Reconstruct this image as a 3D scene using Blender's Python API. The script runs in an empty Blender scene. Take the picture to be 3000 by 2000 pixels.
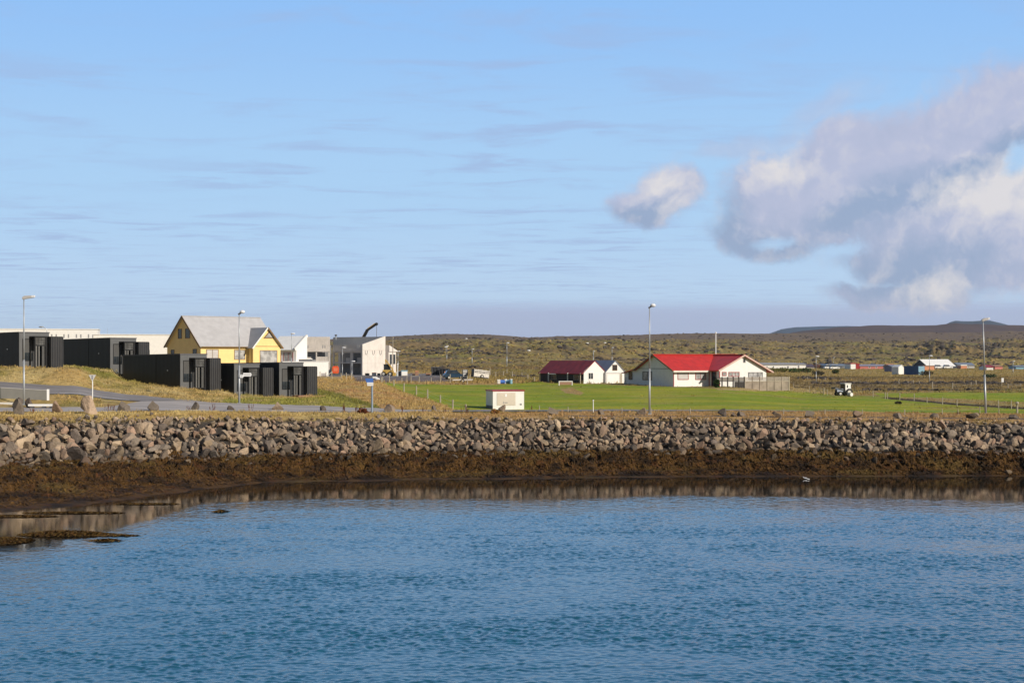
import bpy, math, random
import numpy as np
from mathutils import Vector, Matrix

random.seed(7)
rng = np.random.default_rng(11)
S = bpy.context.scene
COL = S.collection
R = math.radians
F, HZ, CH = 4617.0, 1050.0, 9.0            # focal length and eye level in photo pixels, camera height above the sea

# ------------------------------------------------------------------ noise
_perm = np.random.default_rng(3).permutation(256)
_perm = np.concatenate([_perm, _perm, _perm])
_ang = np.random.default_rng(5).random(256) * 2 * np.pi
_gx, _gy = np.cos(_ang), np.sin(_ang)

def perlin(x, y):
    x = np.asarray(x, float); y = np.asarray(y, float)
    xi = np.floor(x).astype(np.int64); yi = np.floor(y).astype(np.int64)
    xf, yf = x - xi, y - yi
    u = xf * xf * xf * (xf * (xf * 6 - 15) + 10); v = yf * yf * yf * (yf * (yf * 6 - 15) + 10)
    def g(ix, iy, dx, dy):
        h = _perm[_perm[ix & 255] + (iy & 255)]
        return _gx[h] * dx + _gy[h] * dy
    a = g(xi, yi, xf, yf); b = g(xi + 1, yi, xf - 1, yf)
    c = g(xi, yi + 1, xf, yf - 1); d = g(xi + 1, yi + 1, xf - 1, yf - 1)
    return ((a + (b - a) * u) + ((c + (d - c) * u) - (a + (b - a) * u)) * v) * 1.5

def fbm(x, y, o=4, ridge=False):
    s = 0; a = 1.0; t = 0
    for i in range(o):
        n = perlin(x * 2 ** i + 17.3 * i, y * 2 ** i - 9.1 * i)
        if ridge: n = 1 - 2 * np.abs(n)
        s = s + a * n; t += a; a *= 0.5
    return s / t

def sstep(a, b, x):
    t = np.clip((np.asarray(x, float) - a) / (b - a), 0, 1)
    return t * t * (3 - 2 * t)

# ------------------------------------------------------------------ the land: height over bearing and distance
DC_P = [-2500, -700, 0, 300, 500, 700, 900, 1200, 1500, 1800, 2100, 2500, 3000, 3700, 6000]
DC_D = [112, 118, 121, 124, 127, 129, 131, 134, 135, 136, 136, 135, 133, 130, 120]
def crest_d(px): return np.interp(px, DC_P, DC_D)
TW_P = [-2500, -300, 0, 300, 500, 800, 1000, 1500, 2000, 2500, 3000, 3700, 6000]
TW_T = [-29, -29, -28.5, -26, -21.5, -14.5, -16.5, -17, -16, -14.6, -12, -12, -12]
def water_t(px): return np.interp(px, TW_P, TW_T)

_far = [(600, 10), (1500, 20), (2200, None), (3200, 14), (12000, 5)]
COLS = {
 -700: [(118,4.6),(132,4.9),(138,5.3),(143,6.1),(151,7.0),(158,8.4),(190,8.7),(330,9.0),(600,9.5),(1500,18)],
 0: [(121,4.5),(126,4.6),(134,4.72),(138.5,4.95),(143,5.82),(150.5,6.72),(156.5,8.08),(190,8.35),(250,8.6),(330,8.8),(600,9.5),(1500,18)],
 205: [(123,4.45),(128,4.55),(135,4.65),(140.5,4.9),(145,5.6),(151.5,6.3),(154.5,7.3),(157.5,8.06),(170,8.1),(190,8.1),(250,8.3),(330,8.6),(600,9.3),(1500,18)],
 320: [(124,4.4),(129,4.5),(136,4.6),(142,4.85),(147,5.22),(152,5.7),(158,6.2),(164,6.9),(170,7.68),(185,7.75),(225,7.9),(330,8.2),(600,9),(1500,18)],
 375: [(124.5,4.42),(129,4.5),(136,4.6),(143,4.85),(148,5.2),(153,5.55),(159,6.05),(164,6.48),(172,6.55),(178,6.9),(225,7.7),(330,8),(600,9),(1500,18)],
 500: [(127,4.45),(132,4.5),(140,4.6),(147,4.95),(151,5.2),(156,5.55),(161,5.88),(168,5.98),(176,6.1),(225,6.8),(330,7.2),(600,8.5),(1500,18)],
 640: [(128.5,4.38),(133,4.42),(142,4.55),(150,4.8),(157,5.15),(163,5.62),(170,5.6),(200,5.9),(225,6.7),(330,6.5),(600,8.5),(1500,18)],
 700: [(129,4.35),(134,4.4),(142,4.5),(150,4.72),(157,4.98),(163,5.3),(170,5.1),(200,5.5),(225,6.6),(330,6.3),(600,8.5),(1500,19)],
 790: [(130,4.3),(135,4.33),(143,4.42),(151,4.65),(158,4.82),(164,4.93),(172,5.0),(200,5.6),(225,6.5),(330,6.0),(600,7.5),(1500,20)],
 900: [(131,4.2),(136,4.25),(145,4.35),(152,4.55),(160,4.8),(167,5.0),(172,5.05),(190,5.5),(205,6.1),(220,6.3),(260,5.8),(330,5.55),(500,6.5),(1500,22)],
 1050: [(132.5,4.15),(138,4.15),(146,4.2),(152,4.3),(165,4.8),(185,5.6),(205,6.15),(230,5.85),(270,5.6),(330,5.5),(420,6.4),(560,8.8),(800,13),(1500,24.5)],
 1200: [(134,4.1),(139,4.1),(150,4.1),(165,4.5),(185,4.95),(215,5.25),(260,5.45),(300,5.5),(330,5.5),(420,6.5),(560,8.8),(800,13),(1500,24.5)],
 1500: [(135,4.05),(140,4.0),(155,3.97),(170,4.3),(190,4.8),(220,5.43),(260,5.5),(320,5.5),(420,6.7),(560,9),(800,13),(1500,24.5)],
 1800: [(136,4.0),(141,3.98),(152,3.97),(170,4.4),(190,4.9),(210,5.36),(225,5.45),(300,5.3),(450,6.2),(600,8),(900,14),(1500,24.5)],
 2100: [(136,3.98),(141,3.95),(152,3.95),(170,4.4),(190,4.9),(208,5.25),(225,5.3),(300,4.8),(450,4.9),(600,5.0),(780,5.6),(950,10),(1500,23.5)],
 2400: [(135,3.92),(141,3.9),(150,3.9),(185,4.0),(220,3.9),(250,3.5),(290,3.7),(330,4.0),(460,4.2),(560,4.95),(700,5.2),(900,6.0),(1050,8.3),(1300,16),(1700,28)],
 2700: [(134.5,3.9),(141,3.88),(150,3.85),(185,3.85),(220,3.75),(245,3.5),(290,3.7),(330,4.0),(460,4.2),(560,4.95),(700,5.2),(900,6.0),(1050,8.3),(1300,16),(1700,28)],
 3000: [(133,3.85),(140,3.85),(150,3.8),(185,3.8),(220,3.7),(245,3.6),(290,3.7),(330,4.0),(460,4.25),(560,4.95),(700,5.2),(900,6.0),(1050,8.3),(1300,16),(1700,28)],
 3900: [(130,3.85),(140,3.85),(150,3.8),(185,3.8),(245,3.6),(330,4.0),(460,4.25),(560,4.95),(700,5.2),(900,6.0),(1050,8.3),(1300,16),(1700,28)],
}
SKY_P = [-2500,-700,0,800,1100,1200,1300,1430,1550,1650,1750,1900,2050,2150,2260,2400,2500,3000,3700,6000]
SKY_Y = [1008,1008,1006,1000,987,982,977,979,988,984,982,979,977,975,977,974,973,970,970,980]
TN = np.unique(np.concatenate([np.arange(-40, 130, 1.0), np.geomspace(130, 2000, 120), np.geomspace(2000, 12500, 40)]))
CP = sorted(COLS)
TAB = []
for p in CP:
    dc = float(crest_d(p)); tw = float(water_t(p)); z0 = COLS[p][0][1]
    toe = -6.4
    pts = [(tw - 22, -3.0), (tw - 8, -0.75), (tw, 0.0), (tw * 0.55 + toe * 0.45, 0.36), (toe - 1.2, .80), (toe, 1.06), (0.0, z0)]
    for d, z in COLS[p][1:]: pts.append((d - dc, z))
    zs = CH + (HZ - np.interp(p, SKY_P, SKY_Y)) * 2200 / F
    pts += [(2200 - dc, zs), (3200 - dc, zs * 0.4), (5000 - dc, 0.0), (12500, -20)]
    TAB.append(np.interp(TN, [a for a, b in pts], [b for a, b in pts]))
TAB = np.array(TAB)
# skyline at every bearing comes from its own table
def base_z(px, d):
    px = np.asarray(px, float); d = np.asarray(d, float)
    px, d = np.broadcast_arrays(px, d)
    t = d - crest_d(px)
    pc = np.clip(px, CP[0], CP[-1] - 1e-3)
    i = np.clip(np.searchsorted(CP, pc, side='right') - 1, 0, len(CP) - 2)
    cp = np.array(CP, float)
    w = (pc - cp[i]) / (cp[i + 1] - cp[i]); w = w * w * (3 - 2 * w)
    ti = np.clip(np.interp(t, TN, np.arange(len(TN))), 0, len(TN) - 1.001)
    k = ti.astype(int); f = ti - k
    za = TAB[i, k] * (1 - f) + TAB[i, k + 1] * f
    zb = TAB[i + 1, k] * (1 - f) + TAB[i + 1, k + 1] * f
    z = za * (1 - w) + zb * w
    zs = CH + (HZ - np.interp(px, SKY_P, SKY_Y)) * 2200 / F
    zl = (CH + (HZ - np.interp(cp, SKY_P, SKY_Y)) * 2200 / F)
    zi = zl[i] * (1 - w) + zl[i + 1] * w
    return z + (zs - zi) * sstep(1300, 2200, d) * (1 - sstep(2200, 3200, d))

def in_poly(px, py, poly):
    px = np.asarray(px); py = np.asarray(py)
    r = np.zeros(px.shape, bool); n = len(poly)
    for a in range(n):
        x0, y0 = poly[a]; x1, y1 = poly[(a + 1) % n]
        c = ((y0 > py) != (y1 > py))
        with np.errstate(divide='ignore', invalid='ignore'):
            r ^= c & (px < (x1 - x0) * (py - y0) / (y1 - y0 + 1e-12) + x0)
    return r

FIELD = [(1118,1121),(1180,1124),(1300,1126),(1420,1128),(1560,1120),(1700,1124),(1880,1131),(1990,1133),(2120,1140),(2320,1142),(2440,1157),(2600,1161),(2780,1178),(3000,1195),(3900,1228),(3900,1216),(3000,1211),(2300,1211),(1900,1207),(1400,1203),(1330,1199),(1262,1172),(1190,1150)]

def ground_z(px, d):
    """height of the ground with its small relief"""
    px = np.asarray(px, float); d = np.asarray(d, float)
    px, d = np.broadcast_arrays(px, d)
    z = base_z(px, d)
    x = (px - 1500) / F * d
    t = d - crest_d(px)
    land = sstep(1, 6, t)
    smooth_zone = 1 - 0.75 * (sstep(1250, 1330, px) * sstep(150, 156, d) * (1 - sstep(205, 225, d)))
    road = sstep(3, 6, t) * (1 - sstep(26, 34, t)) * (1 - sstep(900, 1200, px))
    z = z + land * smooth_zone * (1 - 0.8 * road) * (0.10 * fbm(x / 3.1, d / 3.1, 3) + 0.16 * fbm(x / 9.0, d / 9.0, 2)) * (1 - sstep(300, 420, d))
    flat = (1 - sstep(2180, 2330, px)) + sstep(2180, 2330, px) * sstep(820, 1000, d)
    bank = (1 - sstep(1000, 1250, px)) * sstep(150, 154, d) * (1 - sstep(176, 200, d)) * (1 - 0.8 * road)
    z = z + bank * (0.26 * fbm(x / 4.2 + 15, d / 2.6, 3) + 0.10 * fbm(x / 1.4, d / 1.2 + 6, 2))
    far = sstep(360, 520, d) * (0.12 + 0.88 * flat)
    z = z + far * (0.9 * fbm(x / 14.0, d / 16.0, 4) + 0.55 * np.maximum(fbm(x / 7.0 + 40, d / 9.0, 3), 0))
    rough = far * sstep(500, 800, d) * sstep(-0.15, 0.45, fbm(x / 90.0 + 5, d / 120.0, 3))
    rough = rough * (1 + 1.6 * sstep(2620, 2760, px) * (1 - sstep(2960, 3100, px)))
    rough = rough * (1 - 0.7 * sstep(1300, 1800, d))
    z = z + rough * (3.0 * fbm(x / 20.0, d / 40.0, 4, True) + 1.6 * fbm(x / 6.0, d / 12.0, 3, True))
    z = z + 2.0 * sstep(1400, 2000, d) * fbm(x / 160.0, d / 160.0, 4)
    # soil bank of the ditch behind the right-hand meadow
    return z

def proj(x, y, z): return 1500 + F * x / y, HZ + (CH - z) * F / y
def at(px, py, d): return Vector(((px - 1500) / F * d, d, CH - (py - HZ) / F * d))
_dm = np.concatenate([np.arange(112, 360, 0.1), np.geomspace(360, 2400, 900)])
def hit(px, py, dmin=112):
    """the first ground point seen at this bearing and depression"""
    dd = _dm[_dm >= dmin]
    z = ground_z(np.full(dd.shape, float(px)), dd)
    y = HZ + (CH - z) * F / dd
    k = np.nonzero(y <= py)[0]
    k = k[0] if len(k) else len(dd) - 1
    return Vector(((px - 1500) / F * dd[k], dd[k], z[k]))
def on(px, d): return Vector(((px - 1500) / F * d, d, float(ground_z(px, d))))

# ------------------------------------------------------------------ scene object helpers
def tag(o, label=None, cat=None, group=None, kind=None):
    if label: o['label'] = label
    if cat: o['category'] = cat
    if group: o['group'] = group
    if kind: o['kind'] = kind
    return o

def thing(name, label, cat, loc, rz=0.0, group=None):
    o = bpy.data.objects.new(name, None); COL.objects.link(o)
    o.empty_display_size = 0.2
    o.location = loc; o.rotation_euler = (0, 0, rz)
    return tag(o, label, cat, group)

class MB:
    def __init__(s): s.v = []; s.f = []; s.m = []
    def add(s, vs, fs, mi=0):
        b = len(s.v); s.v += [tuple(v) for v in vs]
        for f in fs: s.f.append(tuple(b + i for i in f)); s.m.append(mi)
        return s
    def box(s, x0, x1, y0, y1, z0, z1, mi=0):
        v = [(x0,y0,z0),(x1,y0,z0),(x1,y1,z0),(x0,y1,z0),(x0,y0,z1),(x1,y0,z1),(x1,y1,z1),(x0,y1,z1)]
        return s.add(v, [(0,3,2,1),(4,5,6,7),(0,1,5,4),(1,2,6,5),(2,3,7,6),(3,0,4,7)], mi)
    def extrude(s, pts, vec, mi=0):
        n = len(pts); vec = Vector(vec)
        v = [Vector(p) for p in pts]; v = v + [p + vec for p in v]
        nrm = Vector((0, 0, 0))
        for i in range(n):
            a, b = v[i], v[(i + 1) % n]
            nrm += a.cross(b)
        fl = nrm.dot(vec) > 0
        fs = [tuple(range(n))[::-1] if fl else tuple(range(n)), tuple(range(n, 2 * n)) if fl else tuple(range(n, 2 * n))[::-1]]
        for i in range(n):
            j = (i + 1) % n
            fs.append((i, j, n + j, n + i) if fl else (j, i, n + i, n + j))
        return s.add(v, fs, mi)
    def slab(s, a, b, c, d, th, mi=0):
        """a quad with thickness below it"""
        n = (Vector(b) - Vector(a)).cross(Vector(d) - Vector(a)).normalized()
        return s.extrude([a, b, c, d], n * -th, mi)
    def cyl(s, p0, p1, r0, r1=None, n=8, mi=0):
        r1 = r0 if r1 is None else r1
        p0 = Vector(p0); p1 = Vector(p1); ax = (p1 - p0).normalized()
        a = ax.orthogonal().normalized(); b = ax.cross(a)
        v = []
        for p, r in ((p0, r0), (p1, r1)):
            for i in range(n):
                t = 2 * math.pi * i / n
                v.append(p + a * math.cos(t) * r + b * math.sin(t) * r)
        fs = [(i, (i + 1) % n, n + (i + 1) % n, n + i) for i in range(n)] + [tuple(range(n))[::-1], tuple(range(n, 2 * n))]
        return s.add(v, fs, mi)
    def bar(s, p0, p1, w, h=None, mi=0):
        h = w if h is None else h
        p0 = Vector(p0); p1 = Vector(p1); ax = (p1 - p0).normalized()
        up = Vector((0, 0, 1)) if abs(ax.z) < 0.95 else Vector((0, 1, 0))
        a = ax.cross(up).normalized() * w / 2; b = a.cross(ax).normalized() * h / 2
        return s.extrude([p0 - a - b, p0 + a - b, p0 + a + b, p0 - a + b], p1 - p0, mi)
    def ball(s, c, rx, ry, rz, n=10, m=6, mi=0):
        v = []; c = Vector(c)
        for j in range(1, m):
            ph = math.pi * j / m
            for i in range(n):
                th = 2 * math.pi * i / n
                v.append(c + Vector((rx * math.sin(ph) * math.cos(th), ry * math.sin(ph) * math.sin(th), rz * math.cos(ph))))
        top = len(v); v.append(c + Vector((0, 0, rz))); v.append(c - Vector((0, 0, rz)))
        fs = []
        for j in range(m - 2):
            for i in range(n):
                fs.append((j * n + i, (j + 1) * n + i, (j + 1) * n + (i + 1) % n, j * n + (i + 1) % n))
        for i in range(n):
            fs.append((top, i, (i + 1) % n)); fs.append((top + 1, (m - 2) * n + (i + 1) % n, (m - 2) * n + i))
        return s.add(v, fs, mi)
    def build(s, name, mats, parent=None, smooth=False, bevel=0.0):
        me = bpy.data.meshes.new(name)
        me.from_pydata(s.v, [], s.f); me.validate(); me.update()
        mats = mats if isinstance(mats, (list, tuple)) else [mats]
        for m in mats: me.materials.append(m)
        if len(mats) > 1: me.polygons.foreach_set('material_index', s.m)
        if smooth: me.polygons.foreach_set('use_smooth', [True] * len(me.polygons))
        o = bpy.data.objects.new(name, me); COL.objects.link(o)
        if parent: o.parent = parent
        if bevel:
            b = o.modifiers.new('bevel', 'BEVEL'); b.width = bevel; b.segments = 1; b.limit_method = 'ANGLE'
        return o

def copy_tree(o, parent=None):
    c = o.copy(); COL.objects.link(c)
    if parent: c.parent = parent
    for ch in list(o.children): copy_tree(ch, c)
    return c

def mesh_np(name, V, Fc, mat, col=None, parent=None, smooth=False, extra=None):
    V = np.asarray(V, np.float32); Fc = np.asarray(Fc, np.int32); k = Fc.shape[1]
    me = bpy.data.meshes.new(name)
    me.vertices.add(len(V)); me.vertices.foreach_set('co', V.ravel())
    me.loops.add(Fc.size); me.loops.foreach_set('vertex_index', Fc.ravel())
    me.polygons.add(len(Fc)); me.polygons.foreach_set('loop_start', np.arange(0, Fc.size, k, dtype=np.int32))
    me.polygons.foreach_set('use_smooth', np.full(len(Fc), smooth))
    me.update(calc_edges=True)
    if col is not None:
        a = me.color_attributes.new('tint', 'FLOAT_COLOR', 'POINT')
        c4 = np.ones((len(V), 4), np.float32); c4[:, :3] = col; a.data.foreach_set('color', c4.ravel())
    for nm, arr in (extra or {}).items():
        a = me.attributes.new(nm, 'FLOAT', 'POINT'); a.data.foreach_set('value', np.asarray(arr, np.float32))
    me.materials.append(mat)
    o = bpy.data.objects.new(name, me); COL.objects.link(o)
    if parent: o.parent = parent
    return o

# ------------------------------------------------------------------ materials
class NT:
    def __init__(s, tree): s.t = tree; s.l = tree.links
    def n(s, ty, **kw):
        nd = s.t.nodes.new(ty)
        for k, v in kw.items():
            if k == 'ins':
                for kk, vv in v.items():
                    if hasattr(vv, 'is_output'): s.l.new(vv, nd.inputs[kk])
                    else: nd.inputs[kk].default_value = vv
            else: setattr(nd, k, v)
        return nd
    def math(s, op, a, b=None, c=None, clamp=False):
        nd = s.t.nodes.new('ShaderNodeMath'); nd.operation = op; nd.use_clamp = clamp
        for i, v in enumerate((a, b, c)):
            if v is None: continue
            if hasattr(v, 'is_output'): s.l.new(v, nd.inputs[i])
            else: nd.inputs[i].default_value = v
        return nd.outputs[0]
    def mix(s, f, a, b, blend='MIX'):
        nd = s.t.nodes.new('ShaderNodeMix'); nd.data_type = 'RGBA'; nd.blend_type = blend
        for k, v in ((0, f), (6, a), (7, b)):
            if hasattr(v, 'is_output'): s.l.new(v, nd.inputs[k])
            else: nd.inputs[k].default_value = (*v, 1) if (k > 0 and len(v) == 3) else v
        return nd.outputs[2]
    def ramp(s, f, stops):
        nd = s.t.nodes.new('ShaderNodeMapRange'); nd.interpolation_type = 'SMOOTHSTEP'
        nd.inputs[1].default_value = stops[0]; nd.inputs[2].default_value = stops[1]
        s.l.new(f, nd.inputs[0]); return nd.outputs[0]

def new_mat(name):
    m = bpy.data.materials.new(name); m.use_nodes = True
    t = NT(m.node_tree); b = m.node_tree.nodes['Principled BSDF']
    return m, t, b

def paint(name, c, rough=0.6, var=0.12, scale=3.0, bump=0.0, bscale=25.0, metal=0.0, spec=0.4, streak=0.0, dirt=None):
    m, t, b = new_mat(name)
    tc = t.n('ShaderNodeTexCoord').outputs['Object']
    nz = t.n('ShaderNodeTexNoise', ins={'Vector': tc, 'Scale': scale, 'Detail': 5.0, 'Roughness': 0.65}).outputs[0]
    c2 = tuple(max(0, v * (1 - 2 * var)) for v in c)
    col = t.mix(t.ramp(nz, (0.3, 0.75)), (*c, 1), (*c2, 1))
    if streak:
        mp = t.n('ShaderNodeMapping', ins={'Vector': tc, 'Scale': (4.0, 4.0, 0.35)}).outputs[0]
        n2 = t.n('ShaderNodeTexNoise', ins={'Vector': mp, 'Scale': 2.2, 'Detail': 4.0}).outputs[0]
        dc = dirt or tuple(v * 0.45 for v in c)
        col = t.mix(t.math('MULTIPLY', t.ramp(n2, (0.5, 0.8)), streak), col, (*dc, 1))
    t.l.new(col, b.inputs['Base Color'])
    b.inputs['Roughness'].default_value = rough; b.inputs['Metallic'].default_value = metal
    b.inputs['Specular IOR Level'].default_value = spec
    if bump:
        n3 = t.n('ShaderNodeTexNoise', ins={'Vector': tc, 'Scale': bscale, 'Detail': 4.0}).outputs[0]
        bp = t.n('ShaderNodeBump', ins={'Height': n3, 'Strength': bump, 'Distance': 0.03}).outputs[0]
        t.l.new(bp, b.inputs['Normal'])
    return m

def ribbed(name, c, pitch=0.2, rough=0.5, axis='xy', depth=0.5, var=0.1, spec=0.4):
    """profiled sheet: ribs across the sheet as bump"""
    m, t, b = new_mat(name)
    tc = t.n('ShaderNodeTexCoord').outputs['Object']
    sx = t.n('ShaderNodeSeparateXYZ', ins={'Vector': tc})
    if axis == 'x': co = sx.outputs[0]
    elif axis == 'y': co = sx.outputs[1]
    elif axis == 'z': co = sx.outputs[2]
    else: co = t.math('ADD', sx.outputs[0], sx.outputs[1])
    w = t.math('SINE', t.math('MULTIPLY', co, 2 * math.pi / pitch))
    bp = t.n('ShaderNodeBump', ins={'Height': w, 'Strength': depth, 'Distance': 0.03}).outputs[0]
    t.l.new(bp, b.inputs['Normal'])
    nz = t.n('ShaderNodeTexNoise', ins={'Vector': tc, 'Scale': 1.2, 'Detail': 5.0}).outputs[0]
    col = t.mix(t.ramp(nz, (0.3, 0.7)), (*c, 1), tuple(v * (1 - 2 * var) for v in c) + (1,))
    t.l.new(col, b.inputs['Base Color'])
    b.inputs['Roughness'].default_value = rough; b.inputs['Specular IOR Level'].default_value = spec
    return m

def tinted(name, rough=0.9, nscale=6.0, namt=0.35, bump=0.4, bscale=14.0, rnd=0.0, spec=0.2, bdist=0.05, second=None):
    """colour from the mesh's own tint layer, broken up by noise"""
    m, t, b = new_mat(name)
    at_ = t.n('ShaderNodeAttribute', attribute_name='tint').outputs['Color']
    pos = t.n('ShaderNodeNewGeometry').outputs['Position'] if not rnd else t.n('ShaderNodeTexCoord').outputs['Object']
    nz = t.n('ShaderNodeTexNoise', ins={'Vector': pos, 'Scale': nscale, 'Detail': 6.0, 'Roughness': 0.7}).outputs[0]
    f = t.math('MULTIPLY_ADD', t.math('SUBTRACT', nz, 0.5), 2 * namt * 1.6, 1.0)
    if second:
        mp = t.n('ShaderNodeMapping', ins={'Vector': pos, 'Scale': second[1]}).outputs[0]
        n2 = t.n('ShaderNodeTexNoise', ins={'Vector': mp, 'Scale': second[0], 'Detail': 5.0, 'Roughness': 0.6}).outputs[0]
        f = t.math('MULTIPLY', f, t.math('MULTIPLY_ADD', t.math('SUBTRACT', n2, 0.5), second[2], 1.0))
    if rnd:
        oi = t.n('ShaderNodeObjectInfo').outputs['Random']
        f = t.math('MULTIPLY', f, t.math('MULTIPLY_ADD', oi, 2 * rnd, 1 - rnd))
    cx = t.n('ShaderNodeVectorMath', operation='SCALE', ins={0: at_, 'Scale': f}).outputs[0]
    t.l.new(cx, b.inputs['Base Color'])
    b.inputs['Roughness'].default_value = rough; b.inputs['Specular IOR Level'].default_value = spec
    if bump:
        n3 = t.n('ShaderNodeTexNoise', ins={'Vector': pos, 'Scale': bscale, 'Detail': 5.0, 'Roughness': 0.65}).outputs[0]
        bp = t.n('ShaderNodeBump', ins={'Height': n3, 'Strength': bump, 'Distance': bdist}).outputs[0]
        t.l.new(bp, b.inputs['Normal'])
    return m

def glass(name, c=(0.02, 0.025, 0.03), rough=0.06, spec=0.6):
    m, t, b = new_mat(name)
    tc = t.n('ShaderNodeTexCoord').outputs['Object']
    nz = t.n('ShaderNodeTexNoise', ins={'Vector': tc, 'Scale': 1.6, 'Detail': 2.0}).outputs[0]
    t.l.new(t.mix(t.ramp(nz, (0.35, 0.7)), (*c, 1), tuple(min(1, v * 1.9) for v in c) + (1,)), b.inputs['Base Color'])
    b.inputs['Roughness'].default_value = rough; b.inputs['Specular IOR Level'].default_value = spec
    return m

M = {}
M['white'] = paint('white_paint', (0.80, 0.79, 0.76), 0.6, 0.05, 2.0, 0.15, 30, streak=0.14, dirt=(0.5, 0.47, 0.42))
M['white_roof'] = ribbed('white_roof_sheet', (0.78, 0.78, 0.77), 0.25, 0.45, 'x', 0.25, 0.05)
M['offwhite'] = paint('cream_render', (0.70, 0.66, 0.60), 0.8, 0.06, 1.5, 0.2, 20, streak=0.3, dirt=(0.42, 0.38, 0.33))
M['concrete'] = paint('raw_concrete', (0.60, 0.55, 0.50), 0.85, 0.1, 0.9, 0.2, 14, streak=0.45, dirt=(0.28, 0.25, 0.23))
M['concrete_pale'] = paint('pale_concrete', (0.70, 0.65, 0.60), 0.85, 0.07, 0.8, 0.2, 14, streak=0.45, dirt=(0.42, 0.37, 0.33))
M['grey'] = paint('mid_grey', (0.30, 0.30, 0.31), 0.7, 0.1)
M['greydark'] = paint('dark_grey', (0.10, 0.10, 0.11), 0.6, 0.12)
M['steel'] = paint('galvanised_steel', (0.42, 0.44, 0.46), 0.45, 0.08, 4.0, metal=0.4)
M['black'] = paint('black_metal', (0.012, 0.012, 0.014), 0.5, 0.15)
M['yellow'] = ribbed('yellow_cladding', (0.84, 0.63, 0.27), 0.16, 0.6, 'z', 0.15, 0.04)
M['yellow_trim'] = paint('brown_trim', (0.20, 0.12, 0.05), 0.6, 0.1)
M['roof_grey'] = ribbed('grey_roof_sheet', (0.46, 0.455, 0.47), 0.25, 0.45, 'x', 0.25, 0.06)
M['roof_slate'] = ribbed('slate_grey_roof_sheet', (0.20, 0.22, 0.26), 0.25, 0.4, 'y', 0.25, 0.08)
M['roof_red'] = ribbed('red_roof_sheet', (0.58, 0.034, 0.022), 0.22, 0.5, 'x', 0.3, 0.12)
M['roof_redy'] = ribbed('red_wing_roof_sheet', (0.60, 0.036, 0.022), 0.22, 0.5, 'y', 0.3, 0.12)
M['roof_oxide'] = ribbed('faded_oxide_roof_sheet', (0.32, 0.03, 0.028), 0.5, 0.6, 'y', 0.3, 0.2)
M['cabin'] = ribbed('black_profiled_cladding', (0.013, 0.014, 0.016), 0.24, 0.5, 'xy', 0.22, 0.1)
M['screen'] = ribbed('charcoal_profiled_cladding', (0.030, 0.030, 0.032), 0.3, 0.55, 'xy', 0.9, 0.1)
M['panel'] = paint('grey_front_panel', (0.115, 0.118, 0.122), 0.55, 0.06)
M['glass'] = glass('dark_window_glass')
M['blind'] = paint('grey_roller_blind', (0.085, 0.085, 0.085), 0.5, 0.08)
M['curtain'] = ribbed('pale_curtain', (0.55, 0.53, 0.52), 0.22, 0.6, 'x', 0.5, 0.12)
M['glass_pale'] = glass('pale_window_glass', (0.25, 0.25, 0.25), 0.15)
M['wood'] = ribbed('weathered_wood_planks', (0.36, 0.30, 0.24), 0.14, 0.8, 'x', 0.6, 0.15)
M['wood_post'] = paint('bleached_post', (0.42, 0.37, 0.29), 0.85, 0.15, 6)
M['wood_dark'] = paint('dark_stained_wood', (0.035, 0.03, 0.028), 0.7, 0.15)
M['deck'] = paint('deck_boards', (0.35, 0.20, 0.13), 0.7, 0.15)
M['redtrim'] = paint('red_trim', (0.35, 0.03, 0.035), 0.5, 0.1)
M['redpale'] = paint('faded_red_paint', (0.58, 0.20, 0.17), 0.6, 0.1)
M['orange'] = paint('orange_paint', (0.75, 0.10, 0.025), 0.5, 0.1)
M['salmon'] = paint('salmon_paint', (0.62, 0.26, 0.14), 0.6, 0.1)
M['machine'] = paint('machine_yellow', (0.62, 0.40, 0.10), 0.5, 0.12)
M['blue'] = ribbed('blue_container_sheet', (0.03, 0.09, 0.22), 0.35, 0.5, 'xy', 0.6, 0.1)
M['bluepale'] = paint('pale_blue_paint', (0.22, 0.42, 0.55), 0.5, 0.1)
M['signblue'] = paint('sign_blue', (0.07, 0.18, 0.55), 0.4, 0.05)
M['signwhite'] = paint('sign_white', (0.85, 0.85, 0.85), 0.4, 0.03)
M['carblue'] = paint('dark_blue_car_paint', (0.02, 0.05, 0.09), 0.25, 0.05, spec=0.6)
M['tyre'] = paint('black_rubber', (0.015, 0.015, 0.015), 0.8, 0.1)
M['rim'] = paint('pale_wheel_rim', (0.55, 0.53, 0.48), 0.5, 0.08)
M['lampglass'] = paint('lamp_lens', (0.75, 0.76, 0.78), 0.25, 0.03, spec=0.6)
M['beige'] = paint('beige_door', (0.62, 0.55, 0.46), 0.6, 0.05, 1.0)
M['asphalt'] = None
# ------------------------------------------------------------------ ground
GREEN = np.array([0.19, 0.25, 0.012]); GREEN2 = np.array([0.30, 0.295, 0.022])
TAN = np.array([0.38, 0.262, 0.100]); STRAW = np.array([0.44, 0.335, 0.145]); RUST = np.array([0.30, 0.180, 0.080])
OLIVE = np.array([0.235, 0.185, 0.060]); HEATH = np.array([0.185, 0.130, 0.060]); MOSS = np.array([0.185, 0.180, 0.042])
LAVA = np.array([0.060, 0.048, 0.042]); PURPLE = np.array([0.145, 0.105, 0.078]); LAWN = np.array([0.25, 0.235, 0.052])
SOIL = np.array([0.11, 0.075, 0.045]); ASPH = np.array([0.15, 0.14, 0.145]); WALLBED = np.array([0.05, 0.043, 0.038])

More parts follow.
